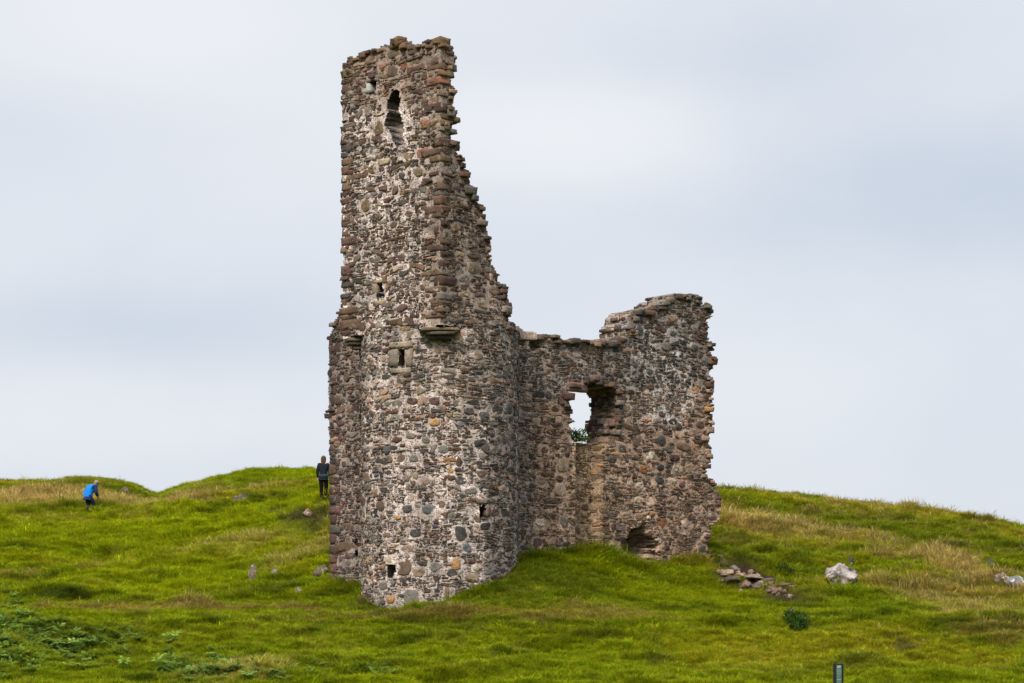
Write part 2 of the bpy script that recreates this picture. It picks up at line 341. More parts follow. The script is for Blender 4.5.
def ragged(c, w, h, r_, ex=4.0):
    """irregular angular outline of one larger stone"""
    n = r_.integers(6, 10); a = np.sort((np.arange(n)+r_.uniform(-.35, .35, n))/n*2*math.pi+r_.uniform(0, 6))
    x, y = np.cos(a), np.sin(a); k = (np.abs(x)**ex+np.abs(y)**ex)**(-1/ex)*r_.uniform(.82, 1.06, n)
    ro = r_.normal(0, .12)
    x, y = x*k*w/2, y*k*h/2
    return np.stack([c[0]+x*math.cos(ro)-y*math.sin(ro), c[1]+x*math.sin(ro)+y*math.cos(ro)], 1)
def courses(u0, u1, v0, v1, ok, hm, feats, big, seed=0):
    """rubble brought to rough courses: wavy beds, stones of very different length, thin ones stacked in pairs, big ones cutting across"""
    r_ = np.random.default_rng(seed); out = []; bigs = []
    for (u, v, w, h, c) in feats: bigs.append((u, v, w, h, c))
    nb = int((u1-u0)*(v1-v0)*big)
    for i in range(nb):
        u, v = r_.uniform(u0, u1), r_.uniform(v0, v1); h = min(r_.lognormal(math.log(hm*1.75), .25), .42); w = h*r_.uniform(.9, 2.1)
        if all(abs(u-b_[0]) > (w+b_[2])*.5+.03 or abs(v-b_[1]) > (h+b_[3])*.5+.03 for b_ in bigs): bigs.append((u, v, w, h, None))
    B = np.array([x[:4] for x in bigs]) if bigs else np.zeros((0, 4))
    for x in bigs:
        if ok(np.array([x[0]]), np.array([x[1]]))[0]: out.append((ragged(x[:2], x[2], x[3], r_), (x[2]+x[3])/5, x[4]))
    v = v0; row = 0
    while v < v1:
        H = float(np.clip(r_.lognormal(math.log(hm), .34), hm*.45, hm*2.1)); row += 1
        u = u0-r_.uniform(0, .3)
        amp = .16
        bed = lambda x, y: y+amp*(vnoise(x*.9, y*.6, seed+31)-.5)+.5*amp*(vnoise(x*3.1, y*1.3, seed+33)-.5)
        while u < u1:
            w = H*float(np.clip(r_.lognormal(.42, .45), .6, 3.6))
            q = r_.uniform()
            if q < .10: u += r_.uniform(.03, .10); continue
            cuts = [0, 1] if q < .52 else ([0, r_.uniform(.35, .65), 1] if q < .88 else [0, r_.uniform(.25, .4), r_.uniform(.55, .75), 1])
            if H < hm*.75: cuts = [0, 1]
            for k in range(len(cuts)-1):
                y0 = v+H*cuts[k]; y1 = v+H*cuts[k+1]; hh = y1-y0
                xs = [u]
                if len(cuts) > 2 and w > hh*2.2 and r_.uniform() < .6: xs.append(u+w*r_.uniform(.3, .7))
                xs.append(u+w)
                for m in range(len(xs)-1):
                    x0, x1 = xs[m], xs[m+1]; ww = x1-x0
                    j = min(hh, ww)*.17
                    c = [(x0, y0), (x0+ww*r_.uniform(.3, .7), y0), (x1, y0), (x1, y0+hh*r_.uniform(.3, .7)), (x1, y1), (x0+ww*r_.uniform(.3, .7), y1), (x0, y1), (x0, y0+hh*r_.uniform(.3, .7))]
                    c = [p for p in c if r_.uniform() > .17]
                    if len(c) < 4: continue
                    p = np.array(c); p[:, 1] = bed(p[:, 0], p[:, 1]); p += r_.normal(0, j, p.shape); cc = p.mean(0)
                    if len(B) and ((np.abs(B[:, 0]-cc[0]) < B[:, 2]*.5+ww*.22) & (np.abs(B[:, 1]-cc[1]) < B[:, 3]*.5+hh*.22)).any(): continue
                    out.append((p, min((ww+hh)/4, hh*.8), None))
            u += w
        v += H
    if not out: return out
    cs = np.array([q.mean(0) for q, _, _ in out]); k = ok(cs[:, 0], cs[:, 1])
    return [o for o, y in zip(out, k) if y]

def stone(mb, q, r, P, col, gap, h, edge=.0):
    c = q.mean(0)
    n1 = np.roll(q, -1, 0); k_ = rng.uniform(.07, .2)     # knock the corners off
    q = np.stack([q*(1-k_)+n1*k_, q*k_+n1*(1-k_)], 1).reshape(-1, 2)
    d = q-c; ext = np.abs(d).max(0)
    q = c+d*np.maximum(1-gap/np.maximum(ext, .012), .45)
    n = len(q)
    tilt = rng.normal(0, .07, 2); off = rng.normal(0, .3)*h
    rings = [(1.0, -.05, 0), (.98, h*.55, .2), (.88, h*.95, .5)]
    V = []
    for s, d, t in rings:
        uv = c+(q-c)*s; dl = uv-c
        dd = d+((dl*tilt).sum(1)+off)*(1 if d > 0 else 0)+rng.normal(0, .005, n)*(t > 0)
        V.append(P(uv[:, 0], uv[:, 1], dd))
    uv = c+(q-c)*.35
    V.append(P(uv[:, 0], uv[:, 1], h+((uv-c)*tilt).sum(1)+off+rng.normal(0, .007, n)))
    V = np.concatenate(V)
    i = np.arange(n); j = (i+1) % n
    Q = np.concatenate([np.stack([i+a*n, j+a*n, j+(a+1)*n, i+(a+1)*n], 1) for a in range(3)])
    T = np.stack([np.full(n-2, 3*n), 3*n+np.arange(1, n-1), 3*n+np.arange(2, n)], 1)
    mb.add(V, Q, T, col=col)

class Wall:
    """a rubble wall on a surface P(u, v, depth): mortar core of real thickness, stones set in its face, broken stones along its torn edges"""
    def __init__(s, P, u0, u1, v0, v1, thick, mask, part, feats=(), rmean=.12, ax=1.0, seed=1, cell=.05, front=None, rub=.22, rubmask=None, detail=None, holes=None, hole_edge=None):
        s.mb = MB(); mb = s.mb; s.P = P
        nu = int((u1-u0)/cell); nv = int((v1-v0)/cell)
        us = np.linspace(u0, u1, nu+1); vs = np.linspace(v0, v1, nv+1)
        uc = (us[1:]+us[:-1])/2; vc = (vs[1:]+vs[:-1])/2
        UC, VC = np.meshgrid(uc, vc, indexing='ij')
        wob = lambda U, V, sd: (fbm(U*3.1, V*3.1, sd, 3)-.5)*.22
        M = mask(UC+wob(UC, VC, seed+100), VC+wob(UC, VC, seed+120))
        U, V = np.meshgrid(us, vs, indexing='ij')
        jit = (fbm(U*7, V*7, seed+140, 3)-.5)
        Uj = U+rng.normal(0, cell*.16, U.shape); Vj = V+rng.normal(0, cell*.16, U.shape)
        Pf = P(Uj.ravel(), Vj.ravel(), (jit*.07-.006).ravel())
        Pb = P(U.ravel(), V.ravel(), np.full(U.size, -thick))
        idx = np.arange(U.size).reshape(U.shape); nb = U.size
        f = np.stack([idx[:-1, :-1], idx[1:, :-1], idx[1:, 1:], idx[:-1, 1:]], -1)[M]
        qs = [f, f[:, ::-1]+nb]
        Mp = np.pad(M, 1)
        def side(sel, a, b):
            a = a[sel]; b = b[sel]
            qs.append(np.stack([a, a+nb, b+nb, b], 1))
        side(M & ~Mp[:-2, 1:-1], idx[:-1, :-1], idx[:-1, 1:]); side(M & ~Mp[2:, 1:-1], idx[1:, 1:], idx[1:, :-1])
        side(M & ~Mp[1:-1, :-2], idx[1:, :-1], idx[:-1, :-1]); side(M & ~Mp[1:-1, 2:], idx[:-1, 1:], idx[1:, 1:])
        qs = np.concatenate(qs)
        ppx, ppy = proj(Pf)
        # mortar colour on a coarse lattice, then spread
        mc = np.zeros((U.size, 3)); key = {}
        gx_ = (ppx/9).astype(int); gy_ = (ppy/9).astype(int)
        for k in set(zip(gx_.tolist(), gy_.tolist())):
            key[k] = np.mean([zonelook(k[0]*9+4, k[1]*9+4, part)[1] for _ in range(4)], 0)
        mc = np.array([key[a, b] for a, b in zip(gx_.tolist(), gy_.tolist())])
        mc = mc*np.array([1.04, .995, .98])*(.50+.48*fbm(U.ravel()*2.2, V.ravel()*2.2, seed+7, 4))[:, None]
        cols = np.concatenate([mc, mc*.8])
        used = np.unique(qs); remap = np.full(2*nb, -1); remap[used] = np.arange(len(used))
        mb.add(np.concatenate([Pf, Pb])[used], remap[qs], col=cols[used], alpha=0.0)
        # --- face stones
        # feature stones come as (px, py, width px, height px, colour)
        flist = []
        fin = (detail(UC, VC) if detail is not None else np.ones(UC.shape, bool))
        gp = proj(P(UC[fin], VC[fin], np.zeros(fin.sum()))); gu = UC[fin]; gv = VC[fin]
        sc = []
        for (x, y, w, h, k) in feats:
            i = np.argmin((gp[0]-x)**2+(gp[1]-y)**2)
            if (gp[0][i]-x)**2+(gp[1][i]-y)**2 > 25: continue
            m_ = 1/33.
            flist.append((gu[i], gv[i], w*m_, h*m_, np.array(SP[k])*random.uniform(.9, 1.1)))
        okf = lambda u, v: mask(u, v)
        dt = (lambda u, v: okf(u, v) & detail(u, v)) if detail is not None else okf
        for q, r, c in courses(u0, u1, v0, v1, dt, rmean, flist, ax, seed=seed):
            cc = q.mean(0); X = P(np.array([cc[0]]), np.array([cc[1]]), np.zeros(1))
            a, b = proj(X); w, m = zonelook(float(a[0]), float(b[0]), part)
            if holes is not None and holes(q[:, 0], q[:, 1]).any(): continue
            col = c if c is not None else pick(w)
            if c is None and r < .06 and random.random() < .22: col = col*.5+np.array(m)*.35
            if part == 'main' and c is None and random.random() < .0: col = m
            stone(mb, q, r, P, col, rng.uniform(.006, .018), rng.uniform(.003, .030))
        # --- broken stones along torn edges, through the thickness
        if rub:
            bd = M & ~(Mp[:-2, 1:-1] & Mp[2:, 1:-1] & Mp[1:-1, 2:] & Mp[1:-1, :-2])
            bu, bv = UC[bd], VC[bd]
            if rubmask is not None:
                k = rubmask(bu, bv); bu, bv = bu[k], bv[k]
            eps = .02
            nper = max(1, int(round(thick/.30)))
            gu_ = (Mp[2:, 1:-1].astype(float)-Mp[:-2, 1:-1])[bd]; gv_ = (Mp[1:-1, 2:].astype(float)-Mp[1:-1, :-2])[bd]
            if rubmask is not None: gu_, gv_ = gu_[k], gv_[k]
            for u, v, eu, ev in zip(bu, bv, gu_, gv_):
                for z in range(nper):
                    if random.random() > cell/rub*(2.0 if part == 'main' and eu > 0 else .8): continue
                    d = -random.uniform(0, thick) if z else -random.uniform(-.02, .12)
                    hl = min(random.lognormvariate(-1.95, .38), .32)*rub/.22; hh = hl*random.uniform(.35, .68)
                    p = P(np.array([u+eu*hl*(random.uniform(.35, .95) if hole_edge is None or not hole_edge(u, v) else random.uniform(.0, .5))]), np.array([v+ev*hh*random.uniform(.5, 1.0)]), np.array([d]))[0]
                    t = P(np.array([u+eps]), np.array([v]), np.array([d]))[0]-P(np.array([u]), np.array([v]), np.array([d]))[0]; t /= np.linalg.norm(t)
                    nn = np.array([t[1], -t[0], 0]); rz = random.gauss(0, .25)
                    t2 = t*math.cos(rz)+nn*math.sin(rz); n2 = nn*math.cos(rz)-t*math.sin(rz)
                    a, b = proj(p); w, m = zonelook(float(a), float(b), part)
                    up = np.array([0, 0, 1])+t2*random.gauss(0, .08)
                    block(mb, p, t2*hl, n2*random.uniform(.08, .17), up*hh, pick(w if hole_edge is None or not hole_edge(u, v) else dict(brown=3, dk=3, maroon=2, grey=1)), rough=.07, rnd=.10)
    def quoin(s, corner, t1, t2, z0, z1, kinds, L=(.62, .34), prob=.86, hh=(.14, .30), proud=.012):
        z = z0; k = 0
        while z < z1:
            h = random.uniform(*hh); k += 1
            a, b = (L if k % 2 else L[::-1]); a *= random.uniform(.55, 1.25); b *= random.uniform(.55, 1.25)
            if random.random() < prob:
                n1 = np.array([t1[1], -t1[0]]); n2 = np.array([t2[1], -t2[0]])
                c = np.array(corner)-np.array(t1)*(a/2-proud)+np.array(t2)*(b/2-proud)
                j = rng.normal(0, .012, 2)
                block(s.mb, (c[0]+j[0], c[1]+j[1], z+h/2), (t1[0]*a/2, t1[1]*a/2, 0), (t2[0]*b/2, t2[1]*b/2, 0), (0, 0, h/2-.012), pick(kinds), rough=.05, rnd=.05)
            z += h

castle_c = at(440, HZ, 58.0)
CX, CY = castle_c[0], castle_c[1]
castle = empty('castle_ruin', (CX, CY, -.6))
tag(castle, 'tall roofless stone castle ruin with a broken tower on the grassy hill', 'castle ruin')

# ---- round stair turret below
RT = 2.28; ZC = 7.32
def P_round(u, v, d):
    th = u/RT; r = RT+d+.05*(fbm(u*.6, v*.6, 3, 2)-.5)
    return np.stack([CX+r*np.sin(th), CY-r*np.cos(th), v], -1)
def holes_px(hs):
    def f(px, py):
        m = np.zeros(px.shape, bool)
        for (x0, y0, x1, y1) in hs: m |= (px > x0) & (px < x1) & (py > y0) & (py < y1)
        return m
    return f
RH = holes_px([(398, 349, 405, 367), (387, 565, 394, 578), (478.5, 504, 486, 517)])
def facing_round(u): return np.abs(u/RT) < 1.66
def mask_round(u, v):
    px, py = proj(P_round(u, v, np.zeros(np.shape(u))))
    return ~(RH(px, py) & (np.abs(u/RT) < 1.4))
feat_turret = [(380, 506, 13, 12, 'brown'), (431, 510, 19, 10, 'blue'), (407, 508, 12, 8, 'dk'), (397, 517, 8, 6, 'orange'), (415, 534, 14, 8, 'dk'),
    (407, 549, 15, 10, 'pink'), (404, 567, 17, 17, 'brown'), (391, 558, 11, 9, 'pale'), (419, 572, 13, 10, 'tan'), (456, 563, 11, 14, 'orange'), (477, 567, 11, 7, 'pale'),
    (412, 597, 19, 17, 'grey'), (391, 600, 13, 8, 'orange'), (436, 567, 14, 10, 'grey'), (383, 585, 14, 10, 'grey'), (460, 533, 14, 16, 'dk'), (472, 578, 18, 9, 'tan'),
    (447, 593, 6, 13, 'tan'), (482, 474, 13, 8, 'brown'), (412, 401, 14, 8, 'maroon'), (434, 401, 11, 9, 'maroon'), (434, 422, 11, 9, 'orange'), (483, 417, 14, 11, 'dk'),
    (416, 459, 13, 8, 'grey'), (481, 443, 14, 8, 'dk'), (450, 470, 7, 6, 'orange'), (420, 390, 11, 8, 'tan'), (414, 476, 9, 7, 'tan'), (426, 482, 9, 8, 'pink'), (411, 498, 9, 8, 'pink'),
    (452, 572, 12, 8, 'dk'), (468, 548, 11, 9, 'blue'), (440, 505, 11, 7, 'brown'), (478, 355, 12, 9, 'tan'), (505, 375, 11, 10, 'dk'), (510, 408, 12, 14, 'dk'), (505, 440, 12, 9, 'dk'),
    (443, 450, 12, 9, 'grey'), (425, 440, 8, 7, 'grey'), (460, 480, 12, 9, 'dk'), (470, 490, 14, 7, 'grey'), (400, 458, 11, 8, 'brown')]
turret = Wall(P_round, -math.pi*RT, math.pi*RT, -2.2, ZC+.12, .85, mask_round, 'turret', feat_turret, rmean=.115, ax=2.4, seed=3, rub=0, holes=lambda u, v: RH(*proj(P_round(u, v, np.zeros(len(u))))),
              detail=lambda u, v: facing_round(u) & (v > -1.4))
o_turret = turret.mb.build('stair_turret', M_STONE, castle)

# ---- square tower head above, set cornerwise on the turret
RO = math.radians(45-2.3); HS = 2.02
tA = np.array([math.cos(-RO), math.sin(-RO)])        # along the front left face, towards the near corner
tB = np.array([-tA[1], tA[0]])                       # along the front right face, away from it
cn = lambda a, b: np.array([CX, CY])+tA*a*HS+tB*b*HS
corners = [cn(-1, 1), cn(-1, -1), cn(1, -1), cn(1, 1), cn(-1, 1)]     # back, left, near, right, back
Ls = 2*HS
def P_square(u, v, d):
    u = np.asarray(u, float); k = np.clip((u/Ls).astype(int), 0, 3); x = u-k*Ls
    A = np.array(corners)[k]; B = np.array(corners)[k+1]; t = (B-A)/Ls
    n = np.stack([t[:, 1], -t[:, 0]], 1)
    bulge = np.maximum(np.sqrt(np.maximum(RT**2-(x-HS)**2, 0))-HS, 0)*(1-sstep(ZC+.1, ZC+1.7, v))*((k == 1) | (k == 2))
    # mitre depth at the corners
    xm = x+0
    dd = np.minimum(np.asarray(d), 0)
    xm = np.where(dd < 0, HS+(x-HS)*(HS+dd)/HS, xm)
    p = A+t*xm[:, None]+n*(d+bulge+.04*(fbm(u*.7, v*.5, 8, 2)-.5))[:, None]
    return np.stack([p[:, 0], p[:, 1], v], -1)
UP_OUT = [(330, 350), (330, 66), (342, 64), (348, 58), (356, 56), (365, 51), (378, 48), (390, 45), (394, 41), (402, 41), (408, 44), (420, 42), (430, 40), (437, 40), (441, 43), (449, 47),
          (452, 50), (455, 56), (453, 66), (450, 72), (451, 86), (457, 91), (452, 97), (450, 108), (457, 113), (456, 121), (449, 125), (449, 138), (456, 145), (455, 152), (461, 158), (462, 165), (467, 170),
          (468, 182), (475, 188), (476, 203), (483, 207), (485, 225), (489, 234), (489, 258), (492, 266), (497, 272), (498, 282), (504, 286), (505, 298), (512, 304), (510, 312), (508, 320), (514, 326), (512, 336), (530, 340), (530, 352)]
UH = holes_px([(369.5, 81, 375.5, 95), (376.5, 284, 383, 299)])
GAP = [(390, 89), (400, 88), (401, 104), (400, 112), (404, 122), (405, 142), (397, 147), (391, 140), (388, 130), (384, 120), (388, 112), (388, 100)]
def mask_square(u, v):
    sh = np.shape(u); u = np.ravel(u); v = np.ravel(v)
    uu = np.clip(u, 0, 4*Ls-1e-6)
    px, py = proj(P_square(uu, v, np.zeros(len(uu))))
    k = np.clip((uu/Ls).astype(int), 0, 3); x = uu-k*Ls
    fr = in_poly(px, py, UP_OUT) & ~((k == 1) & (UH(px, py) | in_poly(px, py, GAP)))
    top = 15.2+.3*vnoise(uu*1.3, uu*0, 5)
    back = np.where(k == 0, v < top-1.2+.9*x/Ls, v < 7.4+.3*vnoise(uu, uu*0, 9))   # the walls behind: one nearly whole, one fallen
    return (np.where((k == 1) | (k == 2), fr, back) & (v > ZC+.02)).reshape(sh)
def hole_square(u, v):
    px, py = proj(P_square(np.clip(u, 0, 4*Ls-1e-6), v, np.zeros(len(u))))
    cr = np.abs(((u+Ls*.5) % Ls)-Ls*.5) < .07        # kept clear for the corner stones
    return UH(px, py) | in_poly(px, py, GAP) | (cr & (u > Ls*.5) & (u < Ls*1.5)) | (cr & (u > Ls*1.5) & (u < Ls*2.5))
feat_upper = [(424, 154, 19, 12, 'red'), (442, 116, 28, 9, 'brown'), (434, 62, 26, 9, 'brown'), (378, 127, 16, 18, 'ochre'), (373, 170, 15, 10, 'ochre'), (426, 123, 17, 6, 'red'),
    (384, 106, 10, 13, 'ochre'), (406, 120, 8, 14, 'ochre'), (424, 183, 27, 9, 'maroon'), (365, 206, 13, 13, 'ochre'), (401, 257, 11, 8, 'maroon'), (402, 308, 13, 8, 'maroon'),
    (363, 327, 13, 10, 'maroon'), (378, 324, 12, 9, 'grey'), (473, 267, 18, 12, 'tan'), (495, 291, 20, 11, 'brown'), (464, 278, 15, 9, 'grey'), (474, 255, 22, 7, 'brown'),
    (448, 80, 22, 8, 'ochre'), (440, 170, 20, 8, 'brown'), (436, 205, 22, 8, 'brown'), (432, 230, 20, 10, 'brown'), (440, 285, 24, 9, 'brown'), (436, 300, 24, 8, 'brown'), (430, 215, 16, 8, 'maroon'),
    (476, 195, 14, 12, 'tan'), (478, 212, 13, 8, 'brown'), (484, 228, 9, 12, 'brown'), (483, 243, 13, 8, 'maroon'), (394, 52, 20, 10, 'brown'), (372, 60, 20, 9, 'brown'), (415, 50, 20, 9, 'brown'),
    (393, 72, 16, 11, 'brown'), (350, 78, 16, 7, 'maroon'), (395, 190, 11, 9, 'brown'), (372, 150, 11, 8, 'grey'), (455, 167, 12, 12, 'grey'), (464, 165, 8, 10, 'maroon'), (434, 320, 16, 9, 'grey')]
upper = Wall(P_square, 0, 4*Ls, ZC, 16.2, 1.0, mask_square, 'upper', feat_upper, rmean=.122, ax=1.6, seed=5, rub=.16, holes=hole_square,
             rubmask=lambda u, v: (v > ZC+.3) & ~((u < Ls*1.99) & (v < 14.6) & (u > Ls)) & ((u > Ls*.0)),
             detail=lambda u, v: (u > Ls*.8) & (u < Ls*3))
upper.quoin(corners[1], (corners[1]-corners[0])/Ls, tA, ZC+.05, 15.25, dict(maroon=4, brown=2, dk=1))
upper.quoin(corners[2], tA, tB, ZC+.25, 15.2, dict(brown=4, maroon=2.5, red=.3, ochre=.8, grey=.8), L=(.66, .38), prob=.78, hh=(.13, .30))
o_upper = upper.mb.build('square_tower', M_STONE, castle)

blk = MB(); nF = np.array([tA[1], -tA[0]])  # added mass behind the ragged gap, blocks light so the opening stays dark
for i in range(4):
    for j in range(9):
        c = cn(-1, -1)+tA*(.35+i*.55+(.2 if j % 2 else 0))-nF*(1.42+random.uniform(-.05, .05))
        block(blk, (c[0], c[1], 12.0+j*.34), (*(tA*.29), 0), (*(nF*.28), 0), (0, 0, .175), pick(dict(brown=3, maroon=2, dk=2)))
blk.build('gap_light_blocker', M_STONE, o_upper)
# corbelled slabs that carry the two overhanging corners
def corbel(corner, t1, t2, name, k_=1.0):
    mb = MB()
    d = np.array(corner)-np.array([CX, CY]); d /= np.linalg.norm(d); s = np.array([-d[1], d[0]])
    for k, (zz, hw, reach, h) in enumerate([(ZC-.05, .54, .38, .045), (ZC-.15, .44, .34, .05), (ZC-.26, .30, .20, .05)]):
        c = np.array([CX, CY])+d*(RT-.15+reach/2)
        block(mb, (*c, zz), (*(s*hw*k_), 0), (*(d*(reach/2+.22)), 0), (0, 0, h), [(.085, .064, .040), (.065, .050, .038), (.060, .046, .036)][k], rough=.07, rnd=.14)
    return mb.build(name, M_STONE, o_turret)
corbel(corners[2], tA, tB, 'corbel'); corbel(corners[1], tA, tB, 'corbel', .6)

# dressed stones round the small openings
def surf(P, x, y, usel, vr=(-2, 16.5)):
    u = np.linspace(*usel, 400); v = np.linspace(*vr, 900)
    U, V = np.meshgrid(u, v, indexing='ij'); px, py = proj(P(U.ravel(), V.ravel(), np.zeros(U.size)))
    i = np.argmin((px-x)**2+(py-y)**2); return U.ravel()[i], V.ravel()[i]
def dressed(P, usel, boxes, col, name, parent, proud=.03):
    mb = MB()
    for (x0, y0, x1, y1) in boxes:
        u0, v0 = surf(P, x0, y1, usel); u1, v1 = surf(P, x1, y0, usel)
        pc = lambda u, v, d: P(np.array([u]), np.array([v]), np.array([d]))[0]
        um, vm = (u0+u1)/2, (v0+v1)/2
        ax_ = (pc(u1, vm, proud)-pc(u0, vm, proud))/2; c = pc(um, vm, proud-.13)
        nn = pc(um, vm, 1)-pc(um, vm, 0); nn /= np.linalg.norm(nn)
        block(mb, c, ax_, nn*.13, (0, 0, (v1-v0)/2), col, rough=.05, rnd=.08)
    return mb.build(name, M_STONE, parent)
dressed(P_round, (-2.2, 2.2), [(390, 341, 413, 348.5), (389.5, 349, 397.5, 367), (405.5, 349, 412.5, 367), (392, 367.5, 411, 374)], (.215, .175, .135), 'window_surround', o_turret)
dressed(P_round, (-3, 2.2), [(386, 560, 395, 564.5)], (.42, .36, .30), 'lintel', o_turret)
dressed(P_round, (-1, 3.2), [(476, 499, 489, 503.5), (486.5, 505, 490, 517)], (.12, .085, .07), 'window_surround', o_turret)
dressed(P_square, (Ls, 2*Ls), [(359, 84, 369, 95), (366, 78, 377, 81.5)], (.24, .235, .225), 'lintel', o_upper, .02)
dressed(P_square, (Ls, 2*Ls), [(371.5, 284, 376, 299), (383.5, 284, 386.5, 299), (373, 279, 385, 283.5), (373, 300, 386, 306)], (.175, .135, .09), 'window_surround', o_upper, .02)

# ---- main wall running back to the right
AL = math.radians(40); dM = np.array([math.cos(AL), math.sin(AL)]); nM = np.array([math.sin(AL), -math.cos(AL)])
S0 = np.array([at(524, HZ, 59.5)[0], 59.5])
def recess(px, py):
    r = .34*sstep(575, 580, px)*(1-sstep(598, 603, px))*sstep(440, 446, py)
    e = np.sqrt(((px-640)/16)**2+((py-546)/19)**2)+(fbm(px*.16, py*.16, 4, 3)-.5)*1.2
    r = np.maximum(r, .95*(1-sstep(.72, 1.0, e)))
    e = np.sqrt(((px-556)/15)**2+((py-556)/5)**2)
    r = np.maximum(r, .5*(1-sstep(.7, 1.1, e)))
    e = np.sqrt(((px-536)/6)**2+((py-345)/6)**2)
    r = np.maximum(r, .3*(1-sstep(.6, 1.1, e)))
    return r
def P_main(u, v, d):
    u = np.asarray(u, float); v = np.asarray(v, float)
    base = S0+u[..., None]*dM
    px = 512+F*base[..., 0]/base[..., 1]; py = HZ-F*v/base[..., 1]
    dd = d+.10*(fbm(u*.5, v*.5, 77, 3)-.5)-np.where(np.asarray(d) > -.6, recess(px, py), 0)
    p = base+nM*dd[..., None]
    return np.stack([p[..., 0], p[..., 1], v], -1)
MAIN_OUT = [(480, 336), (505, 334), (512, 332), (524, 337), (540, 335), (556, 337), (560, 340), (584, 340), (600, 342), (617, 342), (621, 337), (627, 336), (629, 327), (634, 324), (633, 314), (637, 310), (646, 310), (650, 307),
    (656, 308), (660, 305), (666, 306), (667, 299), (674, 299), (675, 294), (688, 294), (701, 296), (702, 304), (711, 306), (711, 314), (706, 320), (708, 333), (706, 342), (712, 343), (711, 356), (715, 360), (713, 368), (707, 372),
    (711, 384), (712, 401), (709, 410), (712, 420), (711, 432), (707, 440), (711, 446), (710, 463), (705, 470), (706, 478), (715, 484), (716, 490), (721, 494), (721, 507), (717, 509), (720, 513), (718, 521), (711, 522), (711, 533), (708, 540), (710, 552), (706, 560), (707, 640), (480, 690)]
WIN = [(570, 390), (584, 388), (586, 382), (595, 382), (598, 386), (610, 388), (619, 394), (620, 408), (616, 420), (615, 432), (613, 444), (577, 445), (571, 444), (571, 428), (570, 414), (567, 407), (567, 400), (569, 396)]
def mask_main(u, v):
    sh = np.shape(u); u = np.ravel(u); v = np.ravel(v); base = S0+u[:, None]*dM
    px = 512+F*base[:, 0]/base[:, 1]; py = HZ-F*v/base[:, 1]
    return (in_poly(px, py, MAIN_OUT) & ~in_poly(px, py, WIN)).reshape(sh)
def in_zone(u, v, z):
    base = S0+u[:, None]*dM; px = 512+F*base[:, 0]/base[:, 1]; py = HZ-F*v/base[:, 1]
    return (px > z[0]) & (px < z[1]) & (py > z[2]) & (py < z[3])
def hole_main(u, v): 
    base = S0+u[:, None]*dM; return in_poly(512+F*base[:, 0]/base[:, 1], HZ-F*v/base[:, 1], WIN)
feat_main = [(639, 330, 14, 13, 'dk'), (615, 349, 13, 9, 'dk'), (635, 362, 10, 14, 'dk'), (673, 333, 14, 8, 'dk'), (694, 348, 12, 9, 'dk'), (694, 390, 13, 9, 'orange'), (662, 414, 12, 8, 'maroon'), (625, 408, 13, 10, 'tan'),
    (563, 466, 17, 14, 'tan'), (560, 490, 17, 15, 'pink'), (541, 480, 13, 10, 'pink'), (541, 522, 18, 8, 'pale'), (537, 544, 13, 15, 'maroon'), (691, 468, 17, 9, 'tan'), (676, 468, 11, 8, 'pale'), (672, 480, 14, 7, 'pale'),
    (650, 502, 12, 11, 'pink'), (674, 500, 10, 10, 'tan'), (663, 523, 13, 11, 'rust'), (698, 510, 15, 10, 'pink'), (687, 525, 14, 10, 'pink'), (702, 459, 15, 9, 'pink'), (637, 441, 15, 14, 'brown'), (661, 441, 13, 12, 'dk'),
    (683, 447, 23, 11, 'brown'), (650, 455, 15, 9, 'pale'), (643, 469, 11, 9, 'rust'), (661, 467, 12, 9, 'dk'), (576, 483, 13, 9, 'tan'), (563, 551, 17, 9, 'tan'), (622, 542, 12, 10, 'tan'), (704, 539, 12, 9, 'pink'), (702, 549, 14, 9, 'dk'),
    (713, 516, 14, 9, 'maroon'), (717, 500, 12, 9, 'maroon'), (667, 390, 10, 6, 'orange'), (700, 425, 14, 10, 'maroon'), (620, 430, 22, 8, 'tan'), (548, 395, 10, 10, 'dk'), (567, 355, 18, 8, 'brown'), (585, 348, 14, 11, 'brown'), (640, 485, 12, 8, 'pale'),
    (630, 483, 10, 6, 'pale'), (660, 480, 14, 9, 'dk'), (683, 484, 14, 8, 'maroon'), (626, 516, 16, 8, 'tan'), (545, 450, 12, 9, 'maroon'), (560, 478, 14, 7, 'maroon'), (600, 478, 14, 8, 'brown'), (658, 543, 11, 7, 'pale'), (594, 374, 12, 8, 'maroon'), (650, 371, 10, 8, 'dk'), (705, 363, 12, 9, 'dk')]
main = Wall(P_main, -.9, 9.0, -1.0, 10.2, 1.3, mask_main, 'main', feat_main, rmean=.125, ax=1.3, holes=hole_main, seed=9, rub=.14,
            rubmask=lambda u, v: (u > -.6) & (v > .3) & ~in_zone(u, v, (557, 622, 434, 452)), hole_edge=lambda u, v: bool(in_zone(np.array([u]), np.array([v]), (550, 632, 375, 450))[0]))
o_main = main.mb.build('main_wall', M_STONE, castle)
dressed(P_main, (-.5, 9), [(566, 383.5, 587.5, 390.5)], (.13, .075, .06), 'lintel', o_main, .02)
dressed(P_main, (-.5, 9), [(588, 376, 608, 383)], (.085, .06, .055), 'lintel', o_main, .03)

